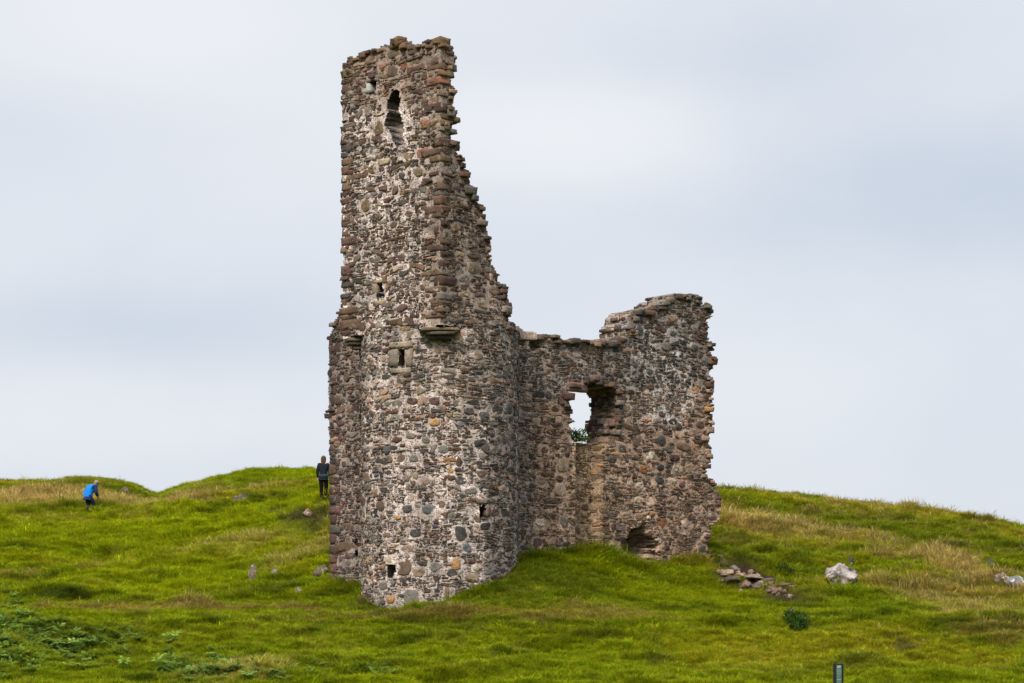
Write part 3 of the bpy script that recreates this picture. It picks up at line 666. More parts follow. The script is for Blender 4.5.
# ---- side wall of the main block, running back to the left
dL = np.array([-math.sin(AL), math.cos(AL)]); nL = np.array([-math.cos(AL), -math.sin(AL)])
S1 = np.array([at(366, HZ, 58.9)[0], 58.9])
def P_side(u, v, d):
    u = np.asarray(u, float); v = np.asarray(v, float)
    p = S1+u[..., None]*dL+nL*(d+.06*(fbm(u*.6, v*.6, 47, 2)-.5))[..., None]
    return np.stack([p[..., 0], p[..., 1], v], -1)
SIDE_OUT = [(400, 285), (346, 290), (344, 302), (342, 304), (342, 311), (338, 313), (337, 319), (334, 322), (334, 330), (330, 333), (329, 345), (329, 420), (331, 470), (332, 540), (332, 640), (400, 640)]
SLOT = [(360, 338), (380, 338), (380, 428), (362, 426), (360, 412), (361, 398), (358, 386), (361, 370), (359, 352)]
def mask_side(u, v):
    sh = np.shape(u); u = np.ravel(u); v = np.ravel(v); px, py = proj(np.concatenate([S1+u[:, None]*dL, v[:, None]], 1))
    return (in_poly(px, py, SIDE_OUT) & ~((px > 354.5) & (px < 358.5) & (py > 539) & (py < 556)) & ~in_poly(px, py, SLOT)).reshape(sh)
side = Wall(P_side, -.6, 2.6, -1.0, 9.3, 1.1, mask_side, 'side', [(338, 348, 13, 12, 'maroon'), (347, 378, 10, 12, 'brown'), (332, 400, 12, 10, 'dk'), (343, 402, 9, 8, 'dk')], rmean=.12, ax=1.0, seed=13, rub=.16,
            rubmask=lambda u, v: (u > .3) & (v > 8.0))
ue = surf(P_side, 330, 450, (0, 2.6))[0]
for z in np.arange(.2, 7.7, .3):
    h = random.uniform(.22, .30); L_ = random.choice((.34, .55)); p = S1+dL*(ue-L_/2+.03)-nL*.13
    block(side.mb, (*p, z+h/2), (*(dL*L_/2), 0), (*(nL*.15), 0), (0, 0, h/2), pick(dict(maroon=4, dk=2, brown=1)), rough=.06, rnd=.12)
o_side = side.mb.build('side_wall', M_STONE, castle)

# ------------------------------------------------------------------ rocks
def rock(name, px, py, w, h, col, label, cat='rock', group=None, dep=.8, sink=.3, seed=0, rough=.25, lean=0, taper=.25, hi=False, peak=None):
    g = ground_at(px, py)
    s = g[1]/F; W, H = w*s/2, h*s
    m_ = 3 if hi else 1
    th = np.linspace(0, math.pi, 14*m_+1)[1:-1]; ph = np.linspace(0, 2*math.pi, 24*m_+1)[:-1]
    T, Ph = np.meshgrid(th, ph, indexing='ij')
    D = np.stack([np.sin(T)*np.cos(Ph), np.sin(T)*np.sin(Ph), np.cos(T)], -1).reshape(-1, 3)
    D = np.concatenate([D, [[0, 0, 1], [0, 0, -1]]])
    r_ = np.random.default_rng(seed+5)
    R = np.full(len(D), 1.35)
    for k in range(17):                                   # facets: cut by random planes
        n = r_.normal(size=3); n /= np.linalg.norm(n); d = r_.uniform(.55, 1.0)
        q = D@n; R = np.where(q > .05, np.minimum(R, d/np.maximum(q, .05)), R)
    R = R*(1+rough*(fbm(D[:, 0]*2.2+seed, D[:, 1]*2.2+D[:, 2]*1.7, seed, 4)-.5)*2)
    R = R*(1+.10*(fbm(D[:, 0]*7+seed, D[:, 1]*7+D[:, 2]*6, seed+9, 3)-.5)*2)
    V = D*R[:, None]; V[:, :2] *= (1-taper*V[:, 2:3]); V[:, 0] += lean*V[:, 2]
    if peak is not None: V[:, 2] *= np.interp(V[:, 0], [-1.1, peak-.25, peak, peak+.35, 1.1], [.35, .95, 1.12, .95, .30])
    V = V*[W, W*dep, H*(1/(2-2*sink))]
    nT, nP = len(th), len(ph); I = np.arange(nT*nP).reshape(nT, nP); J = np.roll(I, -1, 1)
    Q = np.stack([I[:-1], I[1:], J[1:], J[:-1]], -1).reshape(-1, 4)
    Tn = [(nT*nP, I[0, i], J[0, i]) for i in range(nP)]+[(nT*nP+1, J[-1, i], I[-1, i]) for i in range(nP)]
    mb = MB()
    c = np.asarray(col)*(.35+1.3*fbm(D[:, 0]*3+seed, D[:, 2]*3+D[:, 1], seed+3, 4))[:, None]
    if hi: c = c*np.where(fbm(D[:, 0]*4+seed+5, D[:, 2]*4+D[:, 1]*2, seed+13, 4) > .56, .3, 1.0)[:, None]
    V[:, 2] += H*(1-2*sink)/(2-2*sink)
    mb.add(V, Q, Tn, col=c*(np.array([.60, .50, .41]) if name.startswith('rubble') else np.array([.64, .60, .56])))
    o = mb.build(name, M_STONE if name.startswith('rubble') else M_ROCK); o.location = g
    return tag(o, label, cat, group)
rock('boulder', 842, 588, 40, 27, (.36, .325, .32), 'large pale lichened boulder standing out of the right hillside', 'boulder', seed=3, dep=.9, lean=.0, sink=.3, taper=.2, hi=True, peak=-.15)
rock('boulder', 850, 566, 9, 7, (.05, .06, .03), 'small mossy dark rock on top edge of the pale boulder', 'rock', seed=15, sink=.35)
rock('boulder', 829, 575, 11, 7, (.30, .27, .25), 'low pinkish rock at the left foot of the pale boulder', 'rock', seed=8, sink=.4)
rock('outcrop', 1018, 586, 26, 9, (.17, .175, .195), dep=1.2, taper=.05, label='blue grey stone outcrop at the far right of the hillside', cat='outcrop', seed=21, sink=.35)
rock('outcrop', 1000, 580, 20, 9, (.16, .12, .095), 'low brown rock beside the blue grey outcrop', 'outcrop', seed=23, sink=.4)
rock('outcrop', 990, 566, 12, 8, (.07, .065, .055), 'dark rock above the brown rock on the right hillside', 'outcrop', seed=27, sink=.4)
rock('boulder', 252, 585, 11, 18, (.17, .12, .10), 'upright reddish brown stone in the grass left of the castle', 'rock', seed=31, sink=.2, taper=-.05)
rock('boulder', 276, 577, 10, 7, (.20, .19, .18), 'small grey stone beside the upright reddish stone', 'rock', seed=33, sink=.4)
rock('boulder', 293, 586, 12, 7, (.09, .085, .08), 'dark flat stone nearest the castle on the left slope', 'rock', seed=35, sink=.4)
rock('boulder', 298, 592, 9, 6, (.22, .20, .19), 'pale small stone just below the dark flat stone', 'rock', seed=37, sink=.4)
rock('boulder', 322, 572, 20, 7, (.12, .09, .08), 'low brown stone in the grass by the castle side wall', 'rock', seed=39, sink=.45)
rock('boulder', 243, 502, 20, 7, (.07, .05, .04), 'brown rock half buried on the upper left slope', 'rock', seed=41, sink=.4)
rock('boulder', 307, 517, 10, 5, (.22, .15, .12), 'pinkish stone on the bare soil behind the castle', 'rock', seed=43, sink=.4)
rock('boulder', 125, 492, 9, 5, (.14, .11, .10), 'small rock on the left ridge right of the blue jacket', 'rock', seed=45, sink=.35)
rub_l = ['topmost brown slab', 'pale slab', 'grey slab', 'dark slab', 'pinkish slab', 'broken slab', 'wide slab', 'thin slab', 'small stone', 'low slab', 'brown stone', 'last brown slab']
rub = [(722, 566, 10, 4), (727, 574, 16, 4), (734, 570, 14, 4), (731, 581, 16, 5), (741, 577, 12, 4), (746, 585, 12, 4), (753, 578, 18, 4), (758, 587, 14, 4), (741, 593, 7, 4), (768, 582, 14, 4), (772, 591, 12, 5), (784, 586, 14, 4)]
rub_c = [(.16, .12, .10), (.26, .22, .19), (.15, .145, .14), (.08, .07, .065), (.25, .18, .15), (.18, .14, .12), (.20, .17, .15), (.12, .10, .09), (.30, .26, .23), (.13, .11, .10), (.15, .105, .08), (.14, .10, .075)]
for k, (a, b, w, h) in enumerate(rub):
    rock('rubble_slab', a, b, w*1.35, h*1.15, rub_c[k], rub_l[k]+' of the fallen rubble strewn right of the castle, %s from its left end' % ['first', 'second', 'fourth', 'third', 'fifth', 'seventh', 'eighth', 'ninth', 'sixth', 'tenth', 'eleventh', 'twelfth'][k],
         'rubble', 'fallen rubble slabs right of the castle', seed=60+k, sink=.4, dep=.9)

for k in range(22):
    t = random.random(); a, b = 713+t*84+random.gauss(0, 4), 566+t*31+random.gauss(0, 4.5)
    rock('rubble_stone', a, b, random.uniform(4, 9), random.uniform(2.5, 4.5), rub_c[k % len(rub_c)], 'small brown stone scattered along the dark soil bank right of the castle',
         'rubble', 'small stones scattered on the soil bank', seed=90+k, sink=.4, dep=.9)
# ------------------------------------------------------------------ vegetation (blades)
def tuft_mesh(name, n, spread, h, w, bend, seed, stalk=False, var=.25):
    r = np.random.default_rng(seed); mb = MB()
    for i in range(n):
        a = r.uniform(0, 6.283); rr = spread*math.sqrt(r.uniform()); bx, by = rr*math.cos(a), rr*math.sin(a)
        a2 = a+r.normal(0, .9); hh = h*r.uniform(.55, 1.1); bd = bend*hh*r.uniform(.3, 1.25); ww = w*r.uniform(.6, 1.2)
        sx, sy = -math.sin(a2+r.normal(0, .7)), math.cos(a2+r.normal(0, .7))
        V = []
        for k, t in enumerate((0, .4, .75, 1)):
            c = np.array([bx+math.cos(a2)*bd*t*t, by+math.sin(a2)*bd*t*t, hh*(t-.25*bend*t*t)-.03*(k == 0)])
            wd = ww*(1, .85, .55, .08)[k]
            if stalk: wd = ww*(.45, .4, 1.5, .5)[k]
            V += [c-np.array([sx, sy, 0])*wd/2, c+np.array([sx, sy, 0])*wd/2]
        g = 1+r.normal(0, var); col = np.clip(np.array([g*(1+r.normal(0, .1)), g, g*(1+r.normal(0, .15))]), .35, 1.9)
        mb.add(V, [(0, 1, 3, 2), (2, 3, 5, 4), (4, 5, 7, 6)], col=col)
    me = mb.mesh(name); me.materials.append(M_GRASS)
    return bpy.data.objects.new(name, me)
def frond_mesh(name, seed, nf=7):
    r = np.random.default_rng(seed); mb = MB()
    for f in range(nf):
        a = 6.283*f/nf+r.normal(0, .35); L = r.uniform(.7, 1.1); d = np.array([math.cos(a), math.sin(a), 0]); s = np.array([-d[1], d[0], 0])
        for k in range(9):
            t = (k+.6)/9; c = d*L*.75*t+np.array([0, 0, L*(.85*t-.55*t*t)])
            wl = L*.30*(1-t)**.8+.02
            for sg in (-1, 1):
                e = c+s*sg*wl+d*wl*.35+np.array([0, 0, -.12*wl+r.normal(0, .02)]); wd = d*.045*L
                mb.add([c-wd, c+wd, e+wd*.3, e-wd*.3], [(0, 1, 2, 3)], col=np.full(3, np.clip(1+r.normal(0, .2), .5, 1.6)))
    me = mb.mesh(name); me.materials.append(M_GRASS)
    return bpy.data.objects.new(name, me)
def collection(name, objs):
    c = bpy.data.collections.new(name)
    for o in objs: c.objects.link(o)
    return c
C_GRASS = collection('grass_kinds', [tuft_mesh('a%d' % i, 26, .20, .15, .013, .9, 100+i) for i in range(3)] +
                     [tuft_mesh('b%d' % i, 34, .17, .28, .012, 1.1, 110+i) for i in range(3)] +
                     [tuft_mesh('c%d' % i, 16, .18, .42, .012, .55, 120+i, True) for i in range(2)])
C_FERN = collection('fern_kinds', [frond_mesh('f%d' % i, 140+i) for i in range(3)])
def scatter(name, pts, idx, rot, scl, tint, coll):
    me = bpy.data.meshes.new(name); n = len(pts)
    me.vertices.add(n); me.vertices.foreach_set('co', pts.astype(np.float32).ravel())
    a = me.attributes.new('idx', 'INT', 'POINT'); a.data.foreach_set('value', idx.astype(np.int32))
    a = me.attributes.new('rot', 'FLOAT_VECTOR', 'POINT'); a.data.foreach_set('vector', rot.astype(np.float32).ravel())
    a = me.attributes.new('scl', 'FLOAT_VECTOR', 'POINT'); a.data.foreach_set('vector', scl.astype(np.float32).ravel())
    a = me.attributes.new('tint', 'FLOAT_COLOR', 'POINT'); a.data.foreach_set('color', np.concatenate([tint, np.ones((n, 1))], 1).astype(np.float32).ravel())
    o = bpy.data.objects.new(name, me); COL.objects.link(o)
    ng = bpy.data.node_groups.new(name+'_scatter', 'GeometryNodeTree')
    ng.interface.new_socket('Geometry', in_out='INPUT', socket_type='NodeSocketGeometry')
    ng.interface.new_socket('Geometry', in_out='OUTPUT', socket_type='NodeSocketGeometry')
    gi = ng.nodes.new('NodeGroupInput'); go = ng.nodes.new('NodeGroupOutput')
    ip = ng.nodes.new('GeometryNodeInstanceOnPoints'); ci = ng.nodes.new('GeometryNodeCollectionInfo')
    ci.inputs['Collection'].default_value = coll; ci.inputs['Separate Children'].default_value = True; ci.inputs['Reset Children'].default_value = True
    def na(nm, t):
        q = ng.nodes.new('GeometryNodeInputNamedAttribute'); q.data_type = t; q.inputs['Name'].default_value = nm
        return q.outputs['Attribute']
    L = ng.links.new
    L(gi.outputs[0], ip.inputs['Points']); L(ci.outputs[0], ip.inputs['Instance']); ip.inputs['Pick Instance'].default_value = True
    L(na('idx', 'INT'), ip.inputs['Instance Index']); L(na('rot', 'FLOAT_VECTOR'), ip.inputs['Rotation']); L(na('scl', 'FLOAT_VECTOR'), ip.inputs['Scale'])
    L(ip.outputs[0], go.inputs[0])
    md = o.modifiers.new('scatter', 'NODES'); md.node_group = ng
    return o
def inside_castle(X, Y):
    d = np.hypot(X-CX, Y-CY) < RT-.05
    q = np.stack([X, Y], -1)-S0; a = q@dM; b = q@nM
    d |= (a > -.5) & (a < 8.1) & (b < -.05) & (b > -1.25)
    q = np.stack([X, Y], -1)-S1; a = q@dL; b = q@nL
    d |= (a > -.5) & (a < 2.0) & (b < -.05) & (b > -1.1)
    return d
def sample(n):
    Y = 37+(108-37)*rng.uniform(size=n)**1.15
    X = (rng.uniform(-100, 1124, n)-512)*Y/F
    return X, Y
X, Y = sample(300000)
k = ~inside_castle(X, Y); X, Y = X[k], Y[k]
c, tall, dens = ground_look(X, Y)
k = rng.uniform(size=len(X)) < dens; X, Y, c, tall = X[k], Y[k], c[k], tall[k]
Z = height(X, Y); n = len(X)
dry = np.clip((c[:, 0]-c[:, 1]+.01)/.05, 0, 1)
u = rng.uniform(size=n)
clump = fbm(X*1.1, Y*1.6, 201, 3)
tallness = np.clip(.35+tall*.9+(clump-.5)*2.8, .22, 1.5)*np.where(tall < -.55, .35, 1)
idx = np.where(u < .55-.4*tallness, rng.integers(0, 3, n), rng.integers(3, 6, n))
nearw = np.minimum(np.abs(np.hypot(X-CX, Y-CY)-RT), np.where(((np.stack([X, Y], -1)-S0)@dM > 0) & ((np.stack([X, Y], -1)-S0)@dM < 8), np.abs((np.stack([X, Y], -1)-S0)@nM), 9))
tallness = np.clip(tallness+.7*np.exp(-(nearw/.35)**2), 0, 1.7)
stk = rng.uniform(size=n) < (.04+.30*dry)*np.clip(tallness, .1, 1)*(.25+.75*sstep(52, 62, Y))
idx = np.where(stk, rng.integers(6, 8, n), idx)
s = (.52+.52*tallness)*rng.uniform(.7, 1.25, n)*(1-.3*sstep(88, 94, Y))
s *= (1-.35*np.exp(-((Y-57)/2.5)**2))*(1-.30*(1-sstep(50, 60, Y)))
scl = np.stack([s*1.15, s*1.15, s], 1)
rot = np.stack([rng.normal(0, .13, n), rng.normal(0, .13, n), rng.uniform(0, 6.283, n)], 1)
tint = c*np.exp(rng.normal(0, .20, (n, 1)))*np.exp(rng.normal(0, .06, (n, 3)))
st_w = (stk & (dry > .2))[:, None]*.6
tint = tint*(1-st_w)+np.array([.25, .18, .07])*st_w
grass = scatter('grass', np.stack([X, Y, Z], 1), idx, rot, scl, tint, C_GRASS)
tag(grass, 'long green and straw coloured grass covering the hillsides', 'grass', kind='stuff')
# bracken in the lower left
bp_ = []
for (a, b, hw, hh, nn) in [(12, 632, 42, 28, 330), (70, 648, 40, 20, 150), (205, 668, 60, 14, 190), (120, 640, 60, 14, 50), (290, 676, 40, 8, 30), (380, 672, 40, 8, 25), (20, 668, 40, 12, 60)]:
    for i in range(nn):
        bp_.append(ground_at(a+random.gauss(0, hw*.5), min(b+random.gauss(0, hh*.5), 695)))
bp_ = np.array(bp_); n = len(bp_)
s = rng.uniform(.15, .33, n)
fern = scatter('bracken', bp_, rng.integers(0, 3, n), np.stack([rng.normal(0, .3, n), rng.normal(0, .3, n), rng.uniform(0, 6.28, n)], 1),
               np.stack([s, s, s*1.15], 1), np.array([.105, .165, .030])*np.exp(rng.normal(0, .32, (n, 1))), C_FERN)
tag(fern, 'blue green bracken fronds growing low in the lower left grass', 'bracken', kind='stuff')

# leafy plants that are things of their own
def leafy(name, loc, w, h, n, col, label, cat, seed, leaf=.09, parent=None, dome=1.0):
    r = np.random.default_rng(seed); mb = MB()
    for i in range(n):
        d = r.normal(size=3); d /= np.linalg.norm(d); d[2] = abs(d[2]); rr = r.uniform(.25, 1)**.5
        c = d*[w/2, w/2, h]*rr*(.45+1.1*vnoise(d[0]*2.6+seed, d[1]*2.6+d[2]*1.5))
        t = np.array([d[0]*.6, d[1]*.6, 1])+r.normal(0, .6, 3); t /= np.linalg.norm(t); s = np.cross(t, r.normal(size=3)); s /= np.linalg.norm(s)
        L = leaf*r.uniform(.6, 1.4)
        mb.add([c-s*L*.16, c+t*L*.5-s*L*.2, c+t*L, c+t*L*.5+s*L*.2], [(0, 1, 2, 3)], col=np.array(col)*np.exp(r.normal(0, .3)))
    o = mb.build(name, M_CLOTH if False else M_LEAF); o.location = loc
    return tag(o, label, cat)
M_LEAF, _nt, _out = newmat('leaf')
_a = N(_nt, 'ShaderNodeAttribute', attribute_name='Col'); _d = N(_nt, 'ShaderNodeBsdfDiffuse'); _t = N(_nt, 'ShaderNodeBsdfTranslucent'); _m = N(_nt, 'ShaderNodeMixShader')
_m.inputs[0].default_value = .3
for q_ in (_d, _t): _nt.links.new(_a.outputs['Color'], q_.inputs['Color'])
_nt.links.new(_d.outputs[0], _m.inputs[1]); _nt.links.new(_t.outputs[0], _m.inputs[2]); _nt.links.new(_m.outputs[0], _out.inputs['Surface'])
uw, vw = surf(P_main, 588, 441, (0, 8))
pw = P_main(np.array([uw]), np.array([vw]), np.array([-.45]))[0]; pw[2] -= .02
leafy('wall_plant', pw, .62, .34, 420, (.055, .095, .012), 'leafy green plant growing on the sill of the castle window', 'plant', 3, leaf=.10)
g = ground_at(795, 629)
leafy('bush', g-[0, 0, .05], .70, .40, 1300, (.030, .058, .012), 'dark green rounded bush alone on the lawn below the boulder', 'bush', 5, leaf=.10)
g = ground_at(785, 577)
leafy('bush', g-[0, 0, .03], .5, .35, 700, (.018, .034, .010), 'dark low bush between the rubble and the pale boulder', 'bush', 6, leaf=.10)

# ------------------------------------------------------------------ people
def skin_mesh(joints, edges, sub=2):
    me = bpy.data.meshes.new('tmp'); names = list(joints)
    me.from_pydata([joints[k][0] for k in names], [(names.index(a), names.index(b)) for a, b in edges], [])
    o = bpy.data.objects.new('tmp', me); COL.objects.link(o)
    m = o.modifiers.new('skin', 'SKIN'); m.use_smooth_shade = True
    if not me.skin_vertices: pass
    for i, k in enumerate(names):
        r = joints[k][1]; me.skin_vertices[0].data[i].radius = r if isinstance(r, tuple) else (r, r)
    me.skin_vertices[0].data[0].use_root = True
    s = o.modifiers.new('sub', 'SUBSURF'); s.levels = sub; s.render_levels = sub
    dg = bpy.context.evaluated_depsgraph_get(); ev = o.evaluated_get(dg)
    res = bpy.data.meshes.new_from_object(ev, depsgraph=dg)
    bpy.data.objects.remove(o); bpy.data.meshes.remove(me)
    return res
def finish(me, name, mat, col, parent):
    a = me.color_attributes.get('Col') or me.color_attributes.new('Col', 'FLOAT_COLOR', 'POINT')
    co = np.zeros(len(me.vertices)*3, np.float32); me.vertices.foreach_get('co', co); co = co.reshape(-1, 3)
    c = col(co) if callable(col) else np.tile(np.array(col, float), (len(co), 1))
    a.data.foreach_set('color', np.concatenate([c, np.ones((len(c), 1))], 1).astype(np.float32).ravel())
    me.name = name; me.materials.clear(); me.materials.append(mat)
    o = bpy.data.objects.new(name, me); COL.objects.link(o); o.parent = parent
    return o
def ellipsoid(c, r, n=14):
    mb = MB(); th = np.linspace(0, math.pi, n)[1:-1]; ph = np.linspace(0, 2*math.pi, 2*n+1)[:-1]
    T, Ph = np.meshgrid(th, ph, indexing='ij')
    D = np.stack([np.sin(T)*np.cos(Ph), np.sin(T)*np.sin(Ph), np.cos(T)], -1).reshape(-1, 3); D = np.concatenate([D, [[0, 0, 1], [0, 0, -1]]])
    nT, nP = len(th), len(ph); I = np.arange(nT*nP).reshape(nT, nP); J = np.roll(I, -1, 1)
    Q = np.stack([I[:-1], I[1:], J[1:], J[:-1]], -1).reshape(-1, 4)
    Tn = [(nT*nP, I[0, i], J[0, i]) for i in range(nP)]+[(nT*nP+1, J[-1, i], I[-1, i]) for i in range(nP)]
    return np.asarray(c)+D*np.asarray(r), Q, np.array(Tn), D
def face_shape(V, c, fwd):
    """nose, brow, eye sockets, mouth and ears pushed into the head surface"""
    fwd = np.array(fwd)/np.linalg.norm(fwd); s = np.array([fwd[1], -fwd[0], 0]); s /= np.linalg.norm(s); up = np.cross(s, fwd)
    d = V-c; a = d@fwd; b = d@s; z = d@up
    f = (a > 0)
    bump = .022*np.exp(-(b/.014)**2-((z+.012)/.022)**2)*f-.010*(np.exp(-((b-.032)/.016)**2-((z-.012)/.013)**2)+np.exp(-((b+.032)/.016)**2-((z-.012)/.013)**2))*f
    bump += .006*np.exp(-(b/.025)**2-((z+.055)/.010)**2)*f
    ear = .018*np.exp(-((np.abs(b)-.075)/.02)**2-(z/.03)**2-((a+.005)/.018)**2)
    return V+fwd*bump[:, None]+s*(np.sign(b)*ear)[:, None]
def person(loc, rz, pose, label, cols, lean):
    root = empty('person', loc, rz); tag(root, label, 'person')
    J = pose
    E = [('pel', 'sp'), ('sp', 'ch'), ('ch', 'nk'), ('nk', 'hd'), ('hd', 'crown')]
    for s in 'lr':
        E += [('ch', 'sh'+s), ('sh'+s, 'el'+s), ('el'+s, 'wr'+s), ('wr'+s, 'ha'+s), ('pel', 'hi'+s), ('hi'+s, 'kn'+s), ('kn'+s, 'an'+s), ('an'+s, 'to'+s)]
        h = np.array(J['ha'+s][0]); w = np.array(J['wr'+s][0]); d = h-w; d /= np.linalg.norm(d); sd = np.cross(d, [1, 0, 0]); sd /= np.linalg.norm(sd)
        for f in range(4):
            L = (.070, .082, .076, .058)[f]; o = sd*(f-1.5)*.019
            J['f%d%sa' % (f, s)] = (tuple(h+o+d*.02), .0085); J['f%d%sb' % (f, s)] = (tuple(h+o*1.1+d*(.02+L*.55)), .008); J['f%d%sc' % (f, s)] = (tuple(h+o*1.1+d*(.02+L*.9)+np.array([.018 if s == 'l' else -.018, 0, 0])), .0065)
            E += [('ha'+s, 'f%d%sa' % (f, s)), ('f%d%sa' % (f, s), 'f%d%sb' % (f, s)), ('f%d%sb' % (f, s), 'f%d%sc' % (f, s))]
        J['th%sa' % s] = (tuple(h-d*.02+sd*.036), .010); J['th%sb' % s] = (tuple(h+d*.018+sd*.052), .008)
        E += [('ha'+s, 'th%sa' % s), ('th%sa' % s, 'th%sb' % s)]
    me = skin_mesh(J, E, 2)
    co = np.zeros(len(me.vertices)*3, np.float32); me.vertices.foreach_get('co', co); co = co.reshape(-1, 3)
    hc = np.array(J['hd'][0])
    hs = np.linalg.norm(co-hc, axis=1) < .17
    co[hs] = face_shape(co[hs], hc, lean['face']); me.vertices.foreach_set('co', co.ravel())
    finish(me, 'body', M_SKIN, cols['skin'], root)
    fat = lambda k, m: (J[k][0], tuple(np.array(J[k][1] if isinstance(J[k][1], tuple) else (J[k][1],)*2)*m+.012))
    JJ = {k: fat(k, 1.14) for k in ('pel', 'sp', 'ch')}; pv = np.array(J['pel'][0]); JJ['low'] = (tuple(pv+[0, -.01, -.09]), (.175, .14))
    top = np.array(J['nk'][0]); chv = np.array(J['ch'][0]); JJ['col'] = (tuple(chv+(top-chv)*.72), .082)
    EE = [('pel', 'low'), ('pel', 'sp'), ('sp', 'ch'), ('ch', 'col')]
    for s in 'lr':
        for q in ('sh', 'el', 'wr'): JJ[q+s] = fat(q+s, 1.16)
        EE += [('ch', 'sh'+s), ('sh'+s, 'el'+s), ('el'+s, 'wr'+s)]
    finish(skin_mesh(JJ, EE, 2), 'jacket', M_CLOTH, cols['jacket'], root)
    JT = {'pel': fat('pel', 1.0), 'wst': (tuple(pv+(np.array(J['sp'][0])-pv)*.5), (.13, .10))}; ET = [('pel', 'wst')]
    for s in 'lr':
        for q in ('hi', 'kn', 'an'): JT[q+s] = fat(q+s, 1.10)
        ET += [('pel', 'hi'+s), ('hi'+s, 'kn'+s), ('kn'+s, 'an'+s)]
    finish(skin_mesh(JT, ET, 2), 'trousers', M_CLOTH, cols['trousers'], root)
    for s in 'lr':
        a = np.array(J['an'+s][0]); t = np.array(J['to'+s][0])
        finish(skin_mesh({'h': (tuple(a+(a-t)*.35-[0, 0, .035]), .045), 'm': (tuple((a+t)/2-[0, 0, .02]), .05), 't': (tuple(t), (.045, .035))}, [('h', 'm'), ('m', 't')], 2), 'shoe', M_CLOTH, cols['shoe'], root)
    V, Q, T, D = ellipsoid(hc+lean['hair_off'], lean['hair_r'])
    V = V+D*(.012*(vnoise(D[:, 0]*9+3, D[:, 1]*9+D[:, 2]*6)-.5))[:, None]
    if lean.get('fall'):
        low = np.clip(-(V[:, 2]-hc[2])/.1, 0, 1); V[:, 2] -= low*lean['fall']; 
    mb = MB(); mb.add(V, Q, T, col=cols['hair']); hair = mb.build('hair', M_CLOTH); hair.parent = root
    if 'hem' in cols:
        p = np.array(J['pel'][0]); V, Q, T, D = ellipsoid(p+[0, 0, .02], (.215, .155, .10)); mb = MB(); mb.add(V, Q, T, col=cols['hem']); o = mb.build('jacket_hem', M_CLOTH); o.parent = root
    return root
# walker in black, seen from behind (local +Y = walking direction)
poseA = dict(pel=((0, 0, .95), (.145, .11)), sp=((0, .005, 1.13), (.135, .10)), ch=((0, .0, 1.34), (.165, .115)), nk=((0, .015, 1.50), .055), hd=((0, .035, 1.625), (.082, .098)), crown=((0, .03, 1.70), (.06, .07)),
    shl=((-.185, 0, 1.405), .062), ell=((-.235, -.03, 1.13), .047), wrl=((-.24, .05, .90), .034), hal=((-.24, .065, .84), (.036, .02)),
    shr=((.185, 0, 1.405), .062), elr=((.235, .02, 1.13), .047), wrr=((.225, .10, .90), .034), har=((.222, .115, .84), (.036, .02)),
    hil=((-.095, 0, .88), .10), knl=((-.09, .03, .48), .062), anl=((-.085, -.02, .09), .043), tol=((-.095, .13, .03), .035),
    hir=((.095, 0, .88), .10), knr=((.085, .10, .49), .062), anr=((.08, .0, .16), .043), tor=((.085, .12, .06), .035))
gp_ = ground_at(323.5, 503, 70)
person(tuple(gp_-[0, 0, .02]), -.15, poseA, 'person in a black jacket and black trousers with brown hair walking away beside the tower', dict(skin=(.42, .26, .19), jacket=(.009, .011, .016), trousers=(.005, .005, .006), shoe=(.03, .03, .03), hair=(.055, .032, .018), hem=(.02, .035, .042)),
       dict(face=(0, 1, 0), hair_off=np.array([0, -.032, .012]), hair_r=(.104, .100, .125), fall=.22))
# walker in blue, leaning into the slope
poseB = dict(pel=((0, 0, .84), (.155, .13)), sp=((0, .08, 1.02), (.155, .135)), ch=((0, .20, 1.19), (.19, .155)), nk=((.03, .32, 1.29), .058), hd=((.05, .40, 1.385), (.083, .098)), crown=((.06, .43, 1.46), (.062, .07)),
    shl=((-.21, .21, 1.23), .078), ell=((-.32, .08, .99), .06), wrl=((-.24, -.02, .82), .04), hal=((-.22, .0, .77), (.036, .02)),
    shr=((.21, .23, 1.23), .078), elr=((.29, .20, .99), .06), wrr=((.22, .33, .82), .04), har=((.20, .35, .77), (.036, .02)),
    hil=((-.10, 0, .79), .11), knl=((-.10, .12, .46), .07), anl=((-.095, -.02, .09), .048), tol=((-.10, .13, .03), .036),
    hir=((.10, 0, .79), .11), knr=((.10, .24, .48), .07), anr=((.095, .16, .12), .048), tor=((.10, .31, .06), .036))
gp_ = ground_at(88, 513, 70)
def blue(co):
    z = co[:, 2]; w = sstep(.86, .90, z+.25*(co[:, 1]-.1)*-1)[:, None]; side_ = sstep(.17, .21, co[:, 0])[:, None]
    w = w*(1-side_)
    return np.array([.012, .022, .055])*(1-w)+np.array([.006, .12, .42])*w
person(tuple(gp_-[0, 0, .16]), -.75, poseB, 'person in a bright blue jacket and dark trousers stooping on the left ridge', dict(skin=(.30, .18, .13), jacket=blue, trousers=(.014, .018, .03), shoe=(.05, .05, .05), hair=(.19, .14, .10)),
       dict(face=(0, .9, .3), hair_off=np.array([0, -.012, .022]), hair_r=(.092, .10, .10)))

